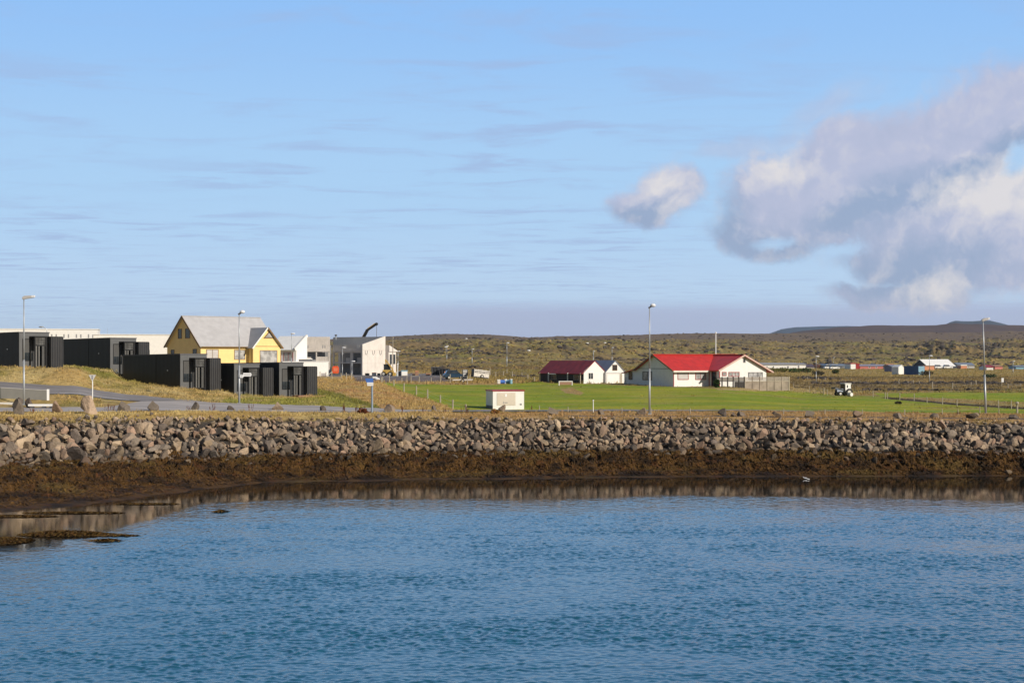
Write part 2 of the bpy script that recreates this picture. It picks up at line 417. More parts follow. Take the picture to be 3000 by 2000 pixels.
def ground_color(px, d, x, jitter=True):
    zb = base_z(px, d)
    t = d - crest_d(px)
    py = HZ + (CH - zb) * F / d
    n1 = fbm(x / 5.0, d / 7.0, 4); n2 = fbm(x / 1.6 + 30, d / 2.2, 3); n3 = fbm(x / 40.0 + 9, d / 55.0, 4)
    pxj = px + 7 * n2 * (1 if jitter else 0); pyj = py + 3.0 * n2 + 1.5 * n1
    c = np.empty(px.shape + (3,))
    def lay(mask, a):
        m = np.clip(np.asarray(mask, float), 0, 1)[..., None]
        c[:] = c * (1 - m) + np.asarray(a) * m
    def mixc(a, b, w): w = np.clip(w, 0, 1)[..., None]; return a * (1 - w) + b * w
    # heath everywhere first
    c[:] = mixc(OLIVE, HEATH, sstep(-0.25, 0.3, n3))
    lay(sstep(0.05, 0.5, fbm(x / 60 + 3, d / 110.0 + 8, 3)) * 0.75, MOSS)
    lay(sstep(0.1, 0.5, n1) * 0.5, TAN * 0.7)
    farm = sstep(480, 800, d)
    rock = fbm(x / 26 + 50, d / 60.0, 4) + 0.55 * fbm(x / 7 + 3, d / 16.0, 3)
    th = 0.20 - 0.30 * sstep(2620, 2760, px) * (1 - sstep(2980, 3060, px)) * sstep(1000, 1150, d) * (1 - sstep(1600, 2000, d))
    lay(sstep(th, th + 0.2, rock) * 0.7 * farm, LAVA)
    sp1 = fbm(x / 5.0 + 70, d / 22.0, 3); sp2 = fbm(x / 3.2 + 20, d / 13.0 + 40, 3)
    lay(sstep(0.12, 0.34, sp1 + 0.40 * rock) * 0.72 * sstep(330, 480, d), LAVA * 0.95)
    lay(sstep(0.0, 0.4, sp2) * 0.7 * sstep(330, 480, d), TAN * 0.78)
    lay(sstep(0.25, 0.5, fbm(x / 12.0 + 90, d / 30.0 + 4, 3)) * 0.5 * sstep(330, 480, d), np.array([0.12, 0.125, 0.035]))
    lay(sstep(1520, 1750, d + 220 * n3), mixc(PURPLE, HEATH, sstep(-0.1, 0.5, n1)))
    # plain in front of the heath at the right
    plain = sstep(2180, 2330, px) * (1 - sstep(860, 1000, d)) * sstep(215, 235, d)
    lay(plain, mixc(TAN * 0.85, np.array([0.215, 0.195, 0.05]), sstep(-0.3, 0.35, n1 + 0.6 * n3)))
    lay(plain * sstep(260, 285, d) * (1 - sstep(420, 470, d + 30 * n1)) * sstep(-0.2, 0.35, n1 + 0.5 * n3 + 0.1), HEATH * 0.85)
    lay(plain * sstep(415, 440, d + 20 * n1) * (1 - sstep(560, 620, d)), mixc(TAN * 0.85, OLIVE * 1.25, sstep(-0.3, 0.3, n2 + n1)))
    wl = np.exp(-((d - 318 - 14 * n3 - 0.012 * (px - 2500)) / 7.0) ** 2) * sstep(2380, 2440, px)
    lay(plain * np.clip(wl * 1.6 * sstep(-0.5, 0.1, n2 + n1), 0, 1), LAVA)
    wl = np.exp(-((d - 268 - 6 * n3) / 3.5) ** 2) * sstep(2480, 2560, px) * (1 - sstep(2900, 2990, px))
    lay(plain * np.clip(wl * 1.4 * sstep(-0.3, 0.2, n2), 0, 1), SOIL)
    # foreground land
    fg = 1 - sstep(235, 330, d)
    lay((1 - sstep(1300, 1450, px)) * (1 - sstep(330, 420, d)), mixc(TAN, OLIVE * 1.5, sstep(0.0, 0.5, n1)))
    lay(fg * sstep(1300, 1450, px) * (1 - sstep(2180, 2330, px)), mixc(OLIVE * 1.1, TAN * 0.9, sstep(-0.1, 0.4, n1)))
    # bank below the cabins, greener at its shoulder
    sh = (1 - sstep(720, 900, px)) * (1 - sstep(200, 240, d))
    lay(sh, mixc(STRAW, TAN, sstep(-0.3, 0.3, n1)))
    lay(sh * sstep(-0.05, 0.4, fbm(x / 6.0 + 33, d / 3.0, 4)) * 0.8, np.array([0.235, 0.20, 0.055]))
    lay(sh * sstep(0.12, 0.42, n2 + 0.3 * n1) * 0.65, OLIVE * 0.62)
    gr = np.exp(-((px - 260) / 170.0) ** 2) * sstep(160, 168, d) * (1 - sstep(182, 200, d))
    lay(np.clip(gr * 1.3, 0, 1) * sstep(-0.35, 0.1, n1), LAWN * 0.85)
    lay(in_poly(pxj, pyj, [(705,1152),(760,1162),(900,1163),(960,1160),(1040,1175),(1110,1193),(1110,1200),(700,1188),(640,1180)]), mixc(LAWN, STRAW * 0.9, sstep(0.0, 0.4, n1)))
    lay(in_poly(pxj, pyj, [(925,1138),(960,1145),(1050,1170),(1120,1196),(1100,1197),(1040,1182),(960,1160),(925,1158)]), LAWN * 0.7)
    lay(in_poly(pxj, pyj, [(928,1102),(1010,1108),(1100,1114),(1160,1130),(1250,1165),(1330,1200),(1120,1197),(1050,1168),(960,1143),(928,1138)]), mixc(TAN * 1.02, RUST * 1.25, sstep(-0.1, 0.45, n1)))
    lay(in_poly(pxj, pyj, [(1035,1103),(1290,1104),(1330,1118),(1040,1118)]), np.array([0.155, 0.125, 0.115]))
    lay(in_poly(px, pyj, [(870,1096),(1300,1094),(1330,1104),(1000,1103),(870,1102)]), ASPH * 1.2)
    lay(in_poly(pxj, pyj, [(1150,1117),(1420,1119),(1590,1117),(1600,1123),(1430,1129),(1150,1124)]), TAN * 0.95)
    # green meadow
    fieldm = in_poly(px + 3 * n2, py + 1.2 * n2, FIELD)
    st = 1.3 * fbm(x / 26.0 + 4, d / 6.0, 4)
    lay(fieldm, mixc(GREEN, GREEN2, sstep(-0.25, 0.45, st + 0.4 * n1)))
    lay(fieldm * sstep(0.25, 0.5, fbm(x / 9.0, d / 4.0 + 7, 3)) * 0.6, GREEN * 0.75)
    lay(in_poly(pxj, pyj, [(1640,1140),(1675,1136),(1712,1150),(1700,1157),(1660,1152)]), TAN * 0.9)
    lay(in_poly(pxj, pyj, [(2100,1137),(2330,1138),(2450,1150),(2560,1150),(2450,1157),(2320,1146),(2100,1143)]), STRAW * 0.85)
    lay(fieldm * sstep(0.12, 0.5, fbm(x / 13.0 + 60, d / 7.0, 4)) * 0.5, TAN * 0.85)
    lay(fieldm * sstep(0.25, 0.45, fbm(x / 4.0 + 9, d / 2.5, 3)) * 0.35, STRAW * 0.8)
    up = in_poly(pxj, pyj, [(2560,1151),(2750,1150),(3000,1151),(3900,1150),(3900,1180),(3000,1178),(2860,1171),(2700,1164),(2590,1166)])
    lay(up, mixc(GREEN * 1.05, GREEN2, sstep(-0.2, 0.4, n1)))
    tb = in_poly(pxj, pyj, [(2640,1164),(2760,1165),(2880,1172),(3000,1178),(3900,1188),(3900,1212),(3000,1192),(2800,1180),(2640,1170)])
    lay(tb, mixc(TAN * 0.8, OLIVE * 1.3, sstep(-0.2, 0.4, n1)))
    dl = np.interp(px, [2560, 2600, 2700, 2800, 2900, 3000, 3900], [1162, 1166, 1174, 1184, 1190, 1196, 1224])
    lay((np.abs(py + 1.0 * n2 - dl) < 2.6) * sstep(2575, 2600, px), SOIL * 0.55)
    # verge along the sea wall
    vg = sstep(-1.2, -0.2, t + 0.8 * n2)
    vf = np.interp(px, [-700, 0, 300, 700, 1000, 1300, 1700, 2300, 3000, 3900], [6, 6.5, 6.5, 6, 6.5, 9, 13, 15, 16, 16])
    lay(vg * (1 - sstep(vf - 1, vf + 1, t + 0.8 * n1)), mixc(mixc(STRAW, TAN, sstep(-0.2, 0.3, n1)), RUST * 1.15, sstep(1000, 1500, px) * 0.8))
    lay(vg * (1 - sstep(vf - 1, vf + 1, t)) * sstep(0.1, 0.4, n2) * 0.5, OLIVE)
    # dark gravel track on the crest at the right
    tr = sstep(0.5, 1.0, t + 0.3 * n2) * (1 - sstep(2.4, 3.0, t + 0.3 * n2)) * sstep(1640, 1700, px + 20 * n1)
    lay(tr * 0.95, ASPH * 0.55)
    # dark bed under the rocks and the weed
    lay(1 - sstep(-1.0, -0.3, t + 0.6 * n2), WALLBED)
    lay(1 - sstep(-8.3, -7.3, t), np.array([0.035, 0.024, 0.012]))
    return c

M['ground'] = tinted('ground_cover', 0.95, 2.4, 0.24, 0.9, 1.6, bdist=0.25, second=(0.35, (1, 0.5, 1), 0.5))
pxs = np.concatenate([np.linspace(-2400, -320, 90, endpoint=False), np.arange(-320, 3320, 4.5), np.linspace(3320, 5600, 90)])
ds = np.concatenate([np.arange(84, 122, 1.2), np.arange(122, 178, 0.45), np.arange(178, 350, 1.1), np.geomspace(350, 2600, 210), np.geomspace(2650, 12000, 25)])
PX, DD = np.meshgrid(pxs, ds)
X = (PX - 1500) / F * DD
Z = ground_z(PX, DD)
gc = ground_color(PX, DD, X)
# soil step and drain of the ditch
nr, nc = PX.shape
idx = np.arange(nr * nc).reshape(nr, nc)
quads = np.stack([idx[:-1, :-1], idx[:-1, 1:], idx[1:, 1:], idx[1:, :-1]], -1).reshape(-1, 4)
g = mesh_np('ground', np.stack([X, DD, Z], -1).reshape(-1, 3), quads, M['ground'], gc.reshape(-1, 3), smooth=True)
tag(g, 'rolling coastal ground of meadow, straw grass banks and heath behind the sea wall', 'ground', kind='structure')

# ------------------------------------------------------------------ roads laid just above the ground
def strip(name, label, P, near, far, mat, lift=0.03, step=6.0, kind='structure', rows=7):
    px = np.arange(P[0], P[-1] + 1, step)
    a = np.interp(px, P, near); b = np.interp(px, P, far)
    V = []
    for k in range(rows):
        w = k / (rows - 1)
        d = a * (1 - w) + b * w
        z = np.maximum.reduce([base_z(px, d), ground_z(px, d) + 0.01]) + lift
        V.append(np.stack([(px - 1500) / F * d, d, z], -1))
    V = np.array(V); n = len(px)
    ii = np.arange(rows * n).reshape(rows, n)
    q = np.stack([ii[:-1, :-1], ii[:-1, 1:], ii[1:, 1:], ii[1:, :-1]], -1).reshape(-1, 4)
    o = mesh_np(name, V.reshape(-1, 3), q, mat, smooth=True)
    return tag(o, label, 'road', kind=kind)

def asphalt(name, c):
    m, t, b = new_mat(name)
    pos = t.n('ShaderNodeNewGeometry').outputs['Position']
    n1 = t.n('ShaderNodeTexNoise', ins={'Vector': pos, 'Scale': 40.0, 'Detail': 3.0}).outputs[0]
    mp = t.n('ShaderNodeMapping', ins={'Vector': pos, 'Scale': (0.09, 0.55, 1)}).outputs[0]
    n2 = t.n('ShaderNodeTexNoise', ins={'Vector': mp, 'Scale': 1.6, 'Detail': 4.0}).outputs[0]
    col = t.mix(t.ramp(n2, (0.35, 0.65)), tuple(v * 1.12 for v in c) + (1,), tuple(v * 0.78 for v in c) + (1,))
    col = t.mix(t.math('MULTIPLY', n1, 0.4), col, (0.1, 0.1, 0.1, 1))
    t.l.new(col, b.inputs['Base Color']); b.inputs['Roughness'].default_value = 0.85
    b.inputs['Specular IOR Level'].default_value = 0.25
    return m
M['asphalt'] = asphalt('worn_asphalt', (0.43, 0.39, 0.37))
M['asphalt_dark'] = asphalt('dark_asphalt', (0.25, 0.23, 0.23))
strip('road', 'grey asphalt shore road running along the crest of the sea wall',
      [-900, 0, 300, 420, 520, 700, 900, 1000, 1150, 1300], [127, 128.6, 131.8, 133, 134.2, 136.2, 138.6, 140.2, 143, 146.5],
      [133.5, 135, 138.0, 146.5, 149.0, 149.6, 150.5, 150.6, 150.4, 149.5], M['asphalt'])
strip('road', 'narrow dark stretch of the shore road below the meadow fence',
      [1300, 1500, 1800, 2100, 2500], [146.5, 149.5, 150.4, 151, 151.5], [149.5, 153.0, 153.4, 153.5, 153], M['asphalt_dark'], lift=0.035)
strip('road', 'side road climbing the bank in front of the black cabins',
      [-900, -100, 0, 150, 300, 420, 520, 610], [143, 143.2, 143.2, 145.0, 146.6, 146.0, 148.6, 149.45],
      [151, 150.6, 150.3, 150.9, 152.6, 151.8, 150.5, 149.6], M['asphalt_dark'], lift=0.04)
e = strip('road_line', 'worn white edge line painted along the side road', [175, 240, 300, 380], [146.0, 147.0, 147.9, 146.6], [146.22, 147.22, 148.12, 146.82],
      paint('worn_road_paint', (0.62, 0.6, 0.58), 0.7, 0.2), lift=0.046, rows=2)

# ------------------------------------------------------------------ far hills
def hill(name, label, P, Y, d0, half, zb, c, nsc, namp, seed):
    px = np.arange(P[0], P[-1] + 1, 5.0)
    top = CH + (HZ - np.interp(px, P, Y)) * d0 / F
    k = np.linspace(-1, 1, 25)
    d = d0 + k[:, None] * half + 0 * px[None, :]
    prof = np.where(k < 0, 1 - np.abs(k) ** 1.7, 1 - np.abs(k) ** 1.3)[:, None]
    x = (px[None, :] - 1500) / F * d
    n = fbm(x / nsc + seed, d / nsc, 5)
    z = zb + (top[None, :] - zb) * prof + namp * n * np.sin(np.pi * (k[:, None] + 1) / 2) ** 0.5 * (1 - 0.85 * np.exp(-(k[:, None] / 0.12) ** 2))
    V = np.stack([x, d, z], -1)
    ii = np.arange(V.shape[0] * V.shape[1]).reshape(V.shape[:2])
    q = np.stack([ii[:-1, :-1], ii[:-1, 1:], ii[1:, 1:], ii[1:, :-1]], -1).reshape(-1, 4)
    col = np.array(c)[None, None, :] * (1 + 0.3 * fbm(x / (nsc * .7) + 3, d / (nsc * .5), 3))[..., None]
    m = tinted(name + '_cover', 0.95, 0.012, 0.3, 0.0)
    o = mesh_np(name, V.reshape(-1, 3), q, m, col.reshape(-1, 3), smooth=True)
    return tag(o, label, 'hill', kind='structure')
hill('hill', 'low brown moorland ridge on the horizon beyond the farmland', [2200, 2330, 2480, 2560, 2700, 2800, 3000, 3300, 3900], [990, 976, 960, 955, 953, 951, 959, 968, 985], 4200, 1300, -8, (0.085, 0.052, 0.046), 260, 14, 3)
hill('hill', 'flat-topped dark blue hill on the far horizon', [2200, 2245, 2262, 2290, 2330, 2400, 2480, 2560, 2700], [985, 979, 974, 964, 958.5, 956, 954.5, 957, 975], 9000, 1500, -30, (0.026, 0.052, 0.095), 500, 20, 8)  # bluish air of distance is put into the hill's own colour
hill('hill', 'dark blue crater hill with two low peaks on the far horizon', [2640, 2740, 2770, 2786, 2800, 2822, 2850, 2876, 2900, 2930, 2960, 3000, 3060, 3200], [975, 955, 949, 942, 938.5, 940.5, 940.5, 938.5, 938, 945, 953, 960, 968, 980], 7400, 1400, -30, (0.030, 0.050, 0.080), 420, 20, 12)  # colour blued for distance haze, like the flat-topped hill

# ------------------------------------------------------------------ water
def water_mat():
    m, t, b = new_mat('sea_water')
    pos = t.n('ShaderNodeNewGeometry').outputs['Position']
    rip = t.n('ShaderNodeAttribute', attribute_name='ripple').outputs['Fac']
    mp = t.n('ShaderNodeMapping', ins={'Vector': pos, 'Scale': (0.85, 1.0, 1)}).outputs[0]
    a = t.n('ShaderNodeTexNoise', ins={'Vector': mp, 'Scale': 6.5, 'Detail': 3.0, 'Roughness': 0.6, 'Distortion': 0.4}).outputs[0]
    bp = t.n('ShaderNodeBump', ins={'Height': t.math('MULTIPLY', a, t.math('MULTIPLY_ADD', rip, 0.012, 0.0012)), 'Strength': 1.0, 'Distance': 1.0}).outputs[0]
    t.l.new(bp, b.inputs['Normal'])
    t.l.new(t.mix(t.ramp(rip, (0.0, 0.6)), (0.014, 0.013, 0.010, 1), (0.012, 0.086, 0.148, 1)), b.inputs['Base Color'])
    b.inputs['Roughness'].default_value = 0.03
    b.inputs['IOR'].default_value = 1.333
    return m
M['water'] = water_mat()
wp = np.concatenate([np.linspace(-9000, -900, 20, endpoint=False), np.linspace(-900, -40, 90, endpoint=False), np.arange(-40, 3041, 3.2), np.linspace(3050, 3900, 90), np.linspace(4000, 12000, 20)])
wd = np.concatenate([[2.0, 10, 20, 30], np.geomspace(36, 43, 40, endpoint=False), np.geomspace(43, 106, 800, endpoint=False), np.arange(106, 135, 0.6)])
WP, WD = np.meshgrid(wp, wd)
WX = (WP - 1500) / F * WD
edge = np.interp(WP, [-2500, -300, 0, 300, 600, 900, 1200, 1500, 2000, 2500, 3000, 3700], [66, 66, 73, 80.5, 98.5, 101.8, 101.2, 101.0, 104.4, 103.0, 100.0, 100])
wid = np.interp(WP, [0, 560, 900, 1300, 1600, 2000, 2500, 3000], [8, 1.6, 0.9, 2.2, 6.0, 1.0, 2.5, 6])
edge = edge + 1.2 * fbm(WX / 9, WD / 5, 3) + 0.5 * fbm(WX / 3, WD * 1.2, 2)
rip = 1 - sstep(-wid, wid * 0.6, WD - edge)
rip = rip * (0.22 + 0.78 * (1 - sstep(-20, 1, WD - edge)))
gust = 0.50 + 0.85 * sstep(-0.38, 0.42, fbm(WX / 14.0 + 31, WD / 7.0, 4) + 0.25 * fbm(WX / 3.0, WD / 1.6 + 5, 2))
wx = WX + 0.12 * perlin(WX / 1.1, WD / 1.1 + 50)
wy = WD + 0.10 * perlin(WX / 0.9 + 20, WD / 0.9)
hh = 0.022 * perlin(wx / 1.1 + 3, wy / 0.85) + 0.026 * perlin(wx / 0.38 + 0.2 * wy, wy / 0.31 + 7) + 0.017 * perlin(wx / 0.20 - 0.25 * wy, wy / 0.19 + 30)
hh = hh + 0.010 * np.abs(perlin(wx / 0.48 + 9, wy / 0.36 + 70))
WZ = hh * rip * gust * (WD > 34) * 1.12
nr, nc = WP.shape
ii = np.arange(nr * nc).reshape(nr, nc)
q = np.stack([ii[:-1, :-1], ii[:-1, 1:], ii[1:, 1:], ii[1:, :-1]], -1).reshape(-1, 4)
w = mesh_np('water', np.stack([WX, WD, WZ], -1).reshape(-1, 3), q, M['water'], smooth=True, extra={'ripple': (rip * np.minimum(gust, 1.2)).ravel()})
tag(w, 'blue harbour water rippled by the breeze and calm along the shore', 'water', kind='structure')

# ------------------------------------------------------------------ seaweed along the foot of the wall
M['weed'] = tinted('bladder_wrack', 0.75, 5.0, 0.45, 0.9, 9.0, spec=0.12, bdist=0.08)
SW1 = np.array([0.070, 0.036, 0.010]); SW2 = np.array([0.022, 0.013, 0.006]); SW3 = np.array([0.082, 0.050, 0.014]); SW4 = np.array([0.066, 0.026, 0.009])
def weed_top(px): return -6.1 + 1.3 * fbm(px / 95.0, px * 0 + 3.3, 3) + 0.5 * fbm(px / 22.0, px * 0 + 8.1, 2)
def weed_z(px, d):
    t = d - crest_d(px); tw = water_t(px); x = (px - 1500) / F * d
    up = np.clip((t - tw) / (-6.5 - tw), -0.3, 1.2)
    bl = np.abs(fbm(x / 1.5, d / 1.4, 3)); bl2 = np.abs(fbm(x / 0.8 + 7, d / 0.8, 2))
    big = sstep(0.02, 0.55, up)
    z = base_z(px, d) + 0.05 + big * (1.15 * (0.42 - bl) + 0.36 * (0.5 - bl2)) * (1 - 0.6 * sstep(0.85, 1.1, up))
    z = z + (1 - big) * (0.11 * fbm(x / 2.6 + 1, d / 1.1, 3) - 0.02)
    return z, up
def weed_col(px, d, x, z):
    n = fbm(x / 2.2 + 3, d / 2.0, 3)[..., None]; n2 = fbm(x / 6 + 11, d / 5.0, 3)[..., None]; n3 = fbm(x / 0.9, d / 0.9, 2)[..., None]
    c = SW1 + (SW2 - SW1) * sstep(-0.2, 0.35, n)
    c = c + (SW3 - c) * sstep(0.05, 0.45, n2)
    return c + (SW4 - c) * sstep(0.15, 0.5, n3) * 0.7
sp = np.arange(-420, 3421, 5.5); st = np.linspace(0, 1, 110)
SP, ST = np.meshgrid(sp, st)
tt = water_t(SP) - 3.0 + ST * (weed_top(SP) - (water_t(SP) - 3.0))
SD = crest_d(SP) + tt; SX = (SP - 1500) / F * SD
SZ, SU = weed_z(SP, SD)
sc = weed_col(SP, SD, SX, SZ)
nr, nc = SP.shape
ii = np.arange(nr * nc).reshape(nr, nc)
q = np.stack([ii[:-1, :-1], ii[:-1, 1:], ii[1:, 1:], ii[1:, :-1]], -1).reshape(-1, 4)
V = np.stack([SX, SD, SZ], -1).reshape(-1, 3); Cc = sc.reshape(-1, 3)
# fronds hanging over the humps
NF = 26000
fp = rng.uniform(-330, 3330, NF); fu = rng.uniform(0.06, 1.0, NF) ** 0.9
ft = water_t(fp) + fu * (weed_top(fp) - water_t(fp)); fd = crest_d(fp) + ft; fx = (fp - 1500) / F * fd
fz, _ = weed_z(fp, fd)
dirx = rng.normal(0, 0.75, NF); diry = -np.abs(rng.normal(0.8, 0.3, NF)); nn = np.hypot(dirx, diry); dirx /= nn; diry /= nn
L = rng.uniform(0.22, 0.62, NF); wv = rng.uniform(0.025, 0.07, NF)
Q = []
for k, (a, lift) in enumerate(((0, 0.07), (0.5, 0.05), (1.0, 0.02))):
    cx = fx + dirx * L * a; cy = fd + diry * L * a
    cz = weed_z(1500 + F * cx / cy, cy)[0] + lift
    hw = wv * (1 - 0.6 * a)
    Q.append(np.stack([cx - diry * hw, cy + dirx * hw, cz], -1)); Q.append(np.stack([cx + diry * hw, cy - dirx * hw, cz + 0.02], -1))
FV = np.stack(Q, 1)
fb = len(V) + np.arange(NF)[:, None] * 6
fq = np.concatenate([fb + np.array([0, 1, 3, 2]), fb + np.array([2, 3, 5, 4])])
fc = weed_col(fp, fd, fx, fz) * rng.uniform(0.6, 1.9, (NF, 1))
o = mesh_np('seaweed', np.concatenate([V, FV.reshape(-1, 3)]), np.concatenate([q, fq]), M['weed'], np.concatenate([Cc, np.repeat(fc, 6, 0)]))
tag(o, 'brown wrack seaweed draped over the lower rocks down to the waterline', 'seaweed', kind='stuff')

# low weed-covered spit and drifting patches of weed
def weed_patch(name, label, cx, cd, rx, ry, h, seed, cat='seaweed', nfr=160):
    a = np.linspace(0, 2 * np.pi, 49)[:-1]; r = np.linspace(0, 1, 9)
    A, Rr = np.meshgrid(a, r)
    wob = 1 + 0.45 * fbm(np.cos(A) * 1.7 + seed, np.sin(A) * 1.7, 3)
    x = cx + rx * Rr * wob * np.cos(A); y = cd + ry * Rr * wob * np.sin(A)
    z = h * (1 - Rr ** 2) * (0.7 + 0.8 * fbm(x / 0.5 + seed, y / 0.5, 3)) - 0.03 * Rr
    V = np.stack([x, y, z], -1).reshape(-1, 3)
    ii = np.arange(V.shape[0]).reshape(A.shape)
    q = np.stack([ii[:-1], np.roll(ii[:-1], -1, 1), np.roll(ii[1:], -1, 1), ii[1:]], -1).reshape(-1, 4)[:, ::-1]
    c = np.where(rng.random((len(V), 1)) < 0.4, SW3, SW1) * rng.uniform(0.6, 1.3, (len(V), 1))
    n = nfr
    aa = rng.uniform(0, 2 * np.pi, n); rr = np.sqrt(rng.random(n)) * 1.05
    bx = cx + rx * rr * np.cos(aa); by = cd + ry * rr * np.sin(aa); bz = h * np.clip(1 - rr ** 2, 0, 1) + 0.02
    th = rng.uniform(0, 2 * np.pi, n); l = rng.uniform(0.15, 0.4, n)
    fv = np.stack([np.stack([bx, by, bz], -1), np.stack([bx + .05 * np.sin(th), by - .05 * np.cos(th), bz + .03], -1), np.stack([bx + l * np.cos(th), by + l * np.sin(th), np.maximum(bz - 0.06, 0.012)], -1), np.stack([bx - .05 * np.sin(th), by + .05 * np.cos(th), bz + .01], -1)], 1)
    fb = len(V) + np.arange(n)[:, None] * 4 + np.arange(4)
    fcol = np.repeat(np.where(rng.random((n, 1)) < 0.5, SW3, SW1) * rng.uniform(0.6, 1.8, (n, 1)), 4, 0)
    o = mesh_np(name, np.concatenate([V, fv.reshape(-1, 3)]), np.concatenate([q, fb]), M['weed'], np.concatenate([c, fcol]))
    return tag(o, label, cat)
def wpt(px, py): d = CH * F / (py - HZ); return (px - 1500) / F * d, d
for nm, lb, px, py, rx, ry, h in [
    ('weed_spit', 'long low spit of brown weed reaching out from the shore into calm water', 195, 1566, 2.45, 0.75, 0.20),
    ('weed_patch', 'ragged weed mat in the shallows on the shoreward end of the long spit', 12, 1585, 1.3, 1.3, 0.16),
    ('weed_patch', 'small dark weed clump awash just outside the tip of the spit', 312, 1584, 0.75, 0.30, 0.10),
    ('weed_patch', 'thin streak of weed trailing off the pointed end of the spit', 352, 1569, 0.85, 0.25, 0.06),
    ('weed_mat', 'flat brown weed mat in the dark calm water nearest the picture edge', 40, 1512, 2.4, .55, .05),  # weed mats added, partly to darken the pale shore reflection
    ('weed_mat', 'long thin weed mat lying along the dark shore reflection', 215, 1502, 2.8, .45, .05),
    ('weed_mat', 'weed streak at the outer end of the shore reflection', 430, 1476, 1.9, .35, .04),
    ('weed_patch', 'lone dark weed patch floating in open blue water off the seaweed shore', 646, 1499, 0.38, 0.35, 0.10)]:
    cx, cd = wpt(px, py); weed_patch(nm, lb, cx, cd, rx, ry, h, px * 0.37, nfr=int(90 + 500 * rx * ry))
# ------------------------------------------------------------------ rocks
def ico(sub):
    import bmesh
    bm = bmesh.new(); bmesh.ops.create_icosphere(bm, subdivisions=sub, radius=1.0)
    v = np.array([x.co[:] for x in bm.verts]); bm.verts.ensure_lookup_table()
    f = np.array([[a.index for a in p.verts] for p in bm.faces]); bm.free()
    return v, f
ICO2 = ico(2); ICO3 = ico(3)
def rock_shape(seed, sub=ICO2, cuts=9, lo=0.34, hi=0.78, rough=0.02):
    r = np.random.default_rng(seed); v = sub[0].copy()
    for i in range(cuts):
        n = r.normal(size=3); n /= np.linalg.norm(n); k = r.uniform(lo, hi)
        e = v @ n - k; v = v - np.clip(e, 0, None)[:, None] * n
    v += rough * r.normal(size=v.shape)
    return v / np.abs(v).max()
ROCKCOL = [(0.293, 0.217, 0.156), (0.252, 0.193, 0.143), (0.197, 0.156, 0.123), (0.336, 0.253, 0.177), (0.281, 0.198, 0.141), (0.223, 0.183, 0.145), (0.372, 0.283, 0.193), (0.145, 0.116, 0.096), (0.288, 0.214, 0.142), (0.309, 0.207, 0.147)]
M['rock'] = tinted('weathered_basalt', 0.9, 3.0, 0.30, 0.7, 5.0, rnd=0.0, spec=0.25, bdist=0.12)
M['rock_own'] = tinted('weathered_basalt_boulder', 0.9, 2.4, 0.32, 0.6, 5.0, rnd=0.22, spec=0.25, bdist=0.15)
SHAPES = [rock_shape(100 + i) for i in range(30)]
def rot_mat(r):
    q = r.normal(size=4); q /= np.linalg.norm(q); w, x, y, z = q
    return np.array([[1-2*(y*y+z*z),2*(x*y-z*w),2*(x*z+y*w)],[2*(x*y+z*w),1-2*(x*x+z*z),2*(y*z-x*w)],[2*(x*z-y*w),2*(y*z+x*w),1-2*(x*x+y*y)]])
cand = []
def rock_at(px, t, size, sink=0.25):
    d = float(crest_d(px)) + t
    z = float(base_z(px, d))
    sc = size * np.array([rng.uniform(0.85, 1.3), rng.uniform(0.6, 0.95), rng.uniform(0.45, 0.75)]) / 2
    cand.append((size, (px - 1500) / F * d, d, z + size * sink * rng.uniform(0.2, 1.3), sc, rot_mat(rng), int(rng.integers(30)), int(rng.integers(10)), t))
lf = lambda px: 0.74 + 0.28 * (1 - sstep(300, 1100, px))
xs = -260.0
while xs < 3300:                                     # big stones
    sz = rng.uniform(1.1, 1.7) * lf(xs)
    rock_at(xs, rng.uniform(-6.6, -1.8), sz, 0.14)
    xs += rng.uniform(10, 36)
for row, (t0, s0, s1) in enumerate([(-7.3, .5, 1.1), (-6.6, .6, 1.2), (-5.9, .6, 1.2), (-5.25, .55, 1.15), (-4.6, .55, 1.1), (-3.95, .5, 1.1), (-3.3, .5, 1.0), (-2.7, .5, 1.0), (-2.15, .45, .9), (-1.65, .4, .8), (-1.15, .35, .7), (-0.7, .28, .55), (-4.9, .5, 1.0)]):
    xs = -280.0 + rng.uniform(0, 20)
    while xs < 3320:
        sz = (s0 * .72 + (s1 * 1.42 - s0 * .72) * rng.random() ** 2.3) * lf(xs)
        if not (row in (10, 11) and rng.random() < 0.25 + 0.25 * math.sin(xs / 90.0)):
            rock_at(xs, t0 + rng.normal(0, 0.25) + (0.55 * float(perlin(xs / 120.0, 4.4)) if t0 < -5 else 0), sz, 0.32)
        xs += sz * rng.uniform(0.5, 0.86) * F / 130
for i in range(1500):                                # small filling stones
    rock_at(rng.uniform(-260, 3300), rng.uniform(-7.4, -0.4), rng.uniform(0.22, 0.5), 0.3)
for i in range(230):                                 # stones standing out of the weed
    rock_at(rng.uniform(-260, 3300), -7.4 - abs(rng.normal(0, 1.6)), rng.uniform(0.4, 1.0), 0.55)
def vis(c):
    px = 1500 + F * c[1] / c[2]
    return (-1e3 if (px < 8 or px > 2992 or c[8] < -7.0 or c[8] > -0.4) else 0) + c[0] / c[2]
order = sorted(range(len(cand)), key=lambda i: -vis(cand[i]))
own = set(order[:300])
meshes = {}
def rock_mesh(k, ci, wet=False):
    if (k, ci, wet) not in meshes:
        v, f = SHAPES[k], ICO2[1]
        o = mesh_np('boulder', v, f, M['rock_own'], np.tile(np.array(ROCKCOL[ci]) * (.6 if wet else 1), (len(v), 1)))
        meshes[(k, ci, wet)] = o.data; bpy.data.objects.remove(o)
    return meshes[(k, ci, wet)]
V = []; Fq = []; Cq = []; nb = 0
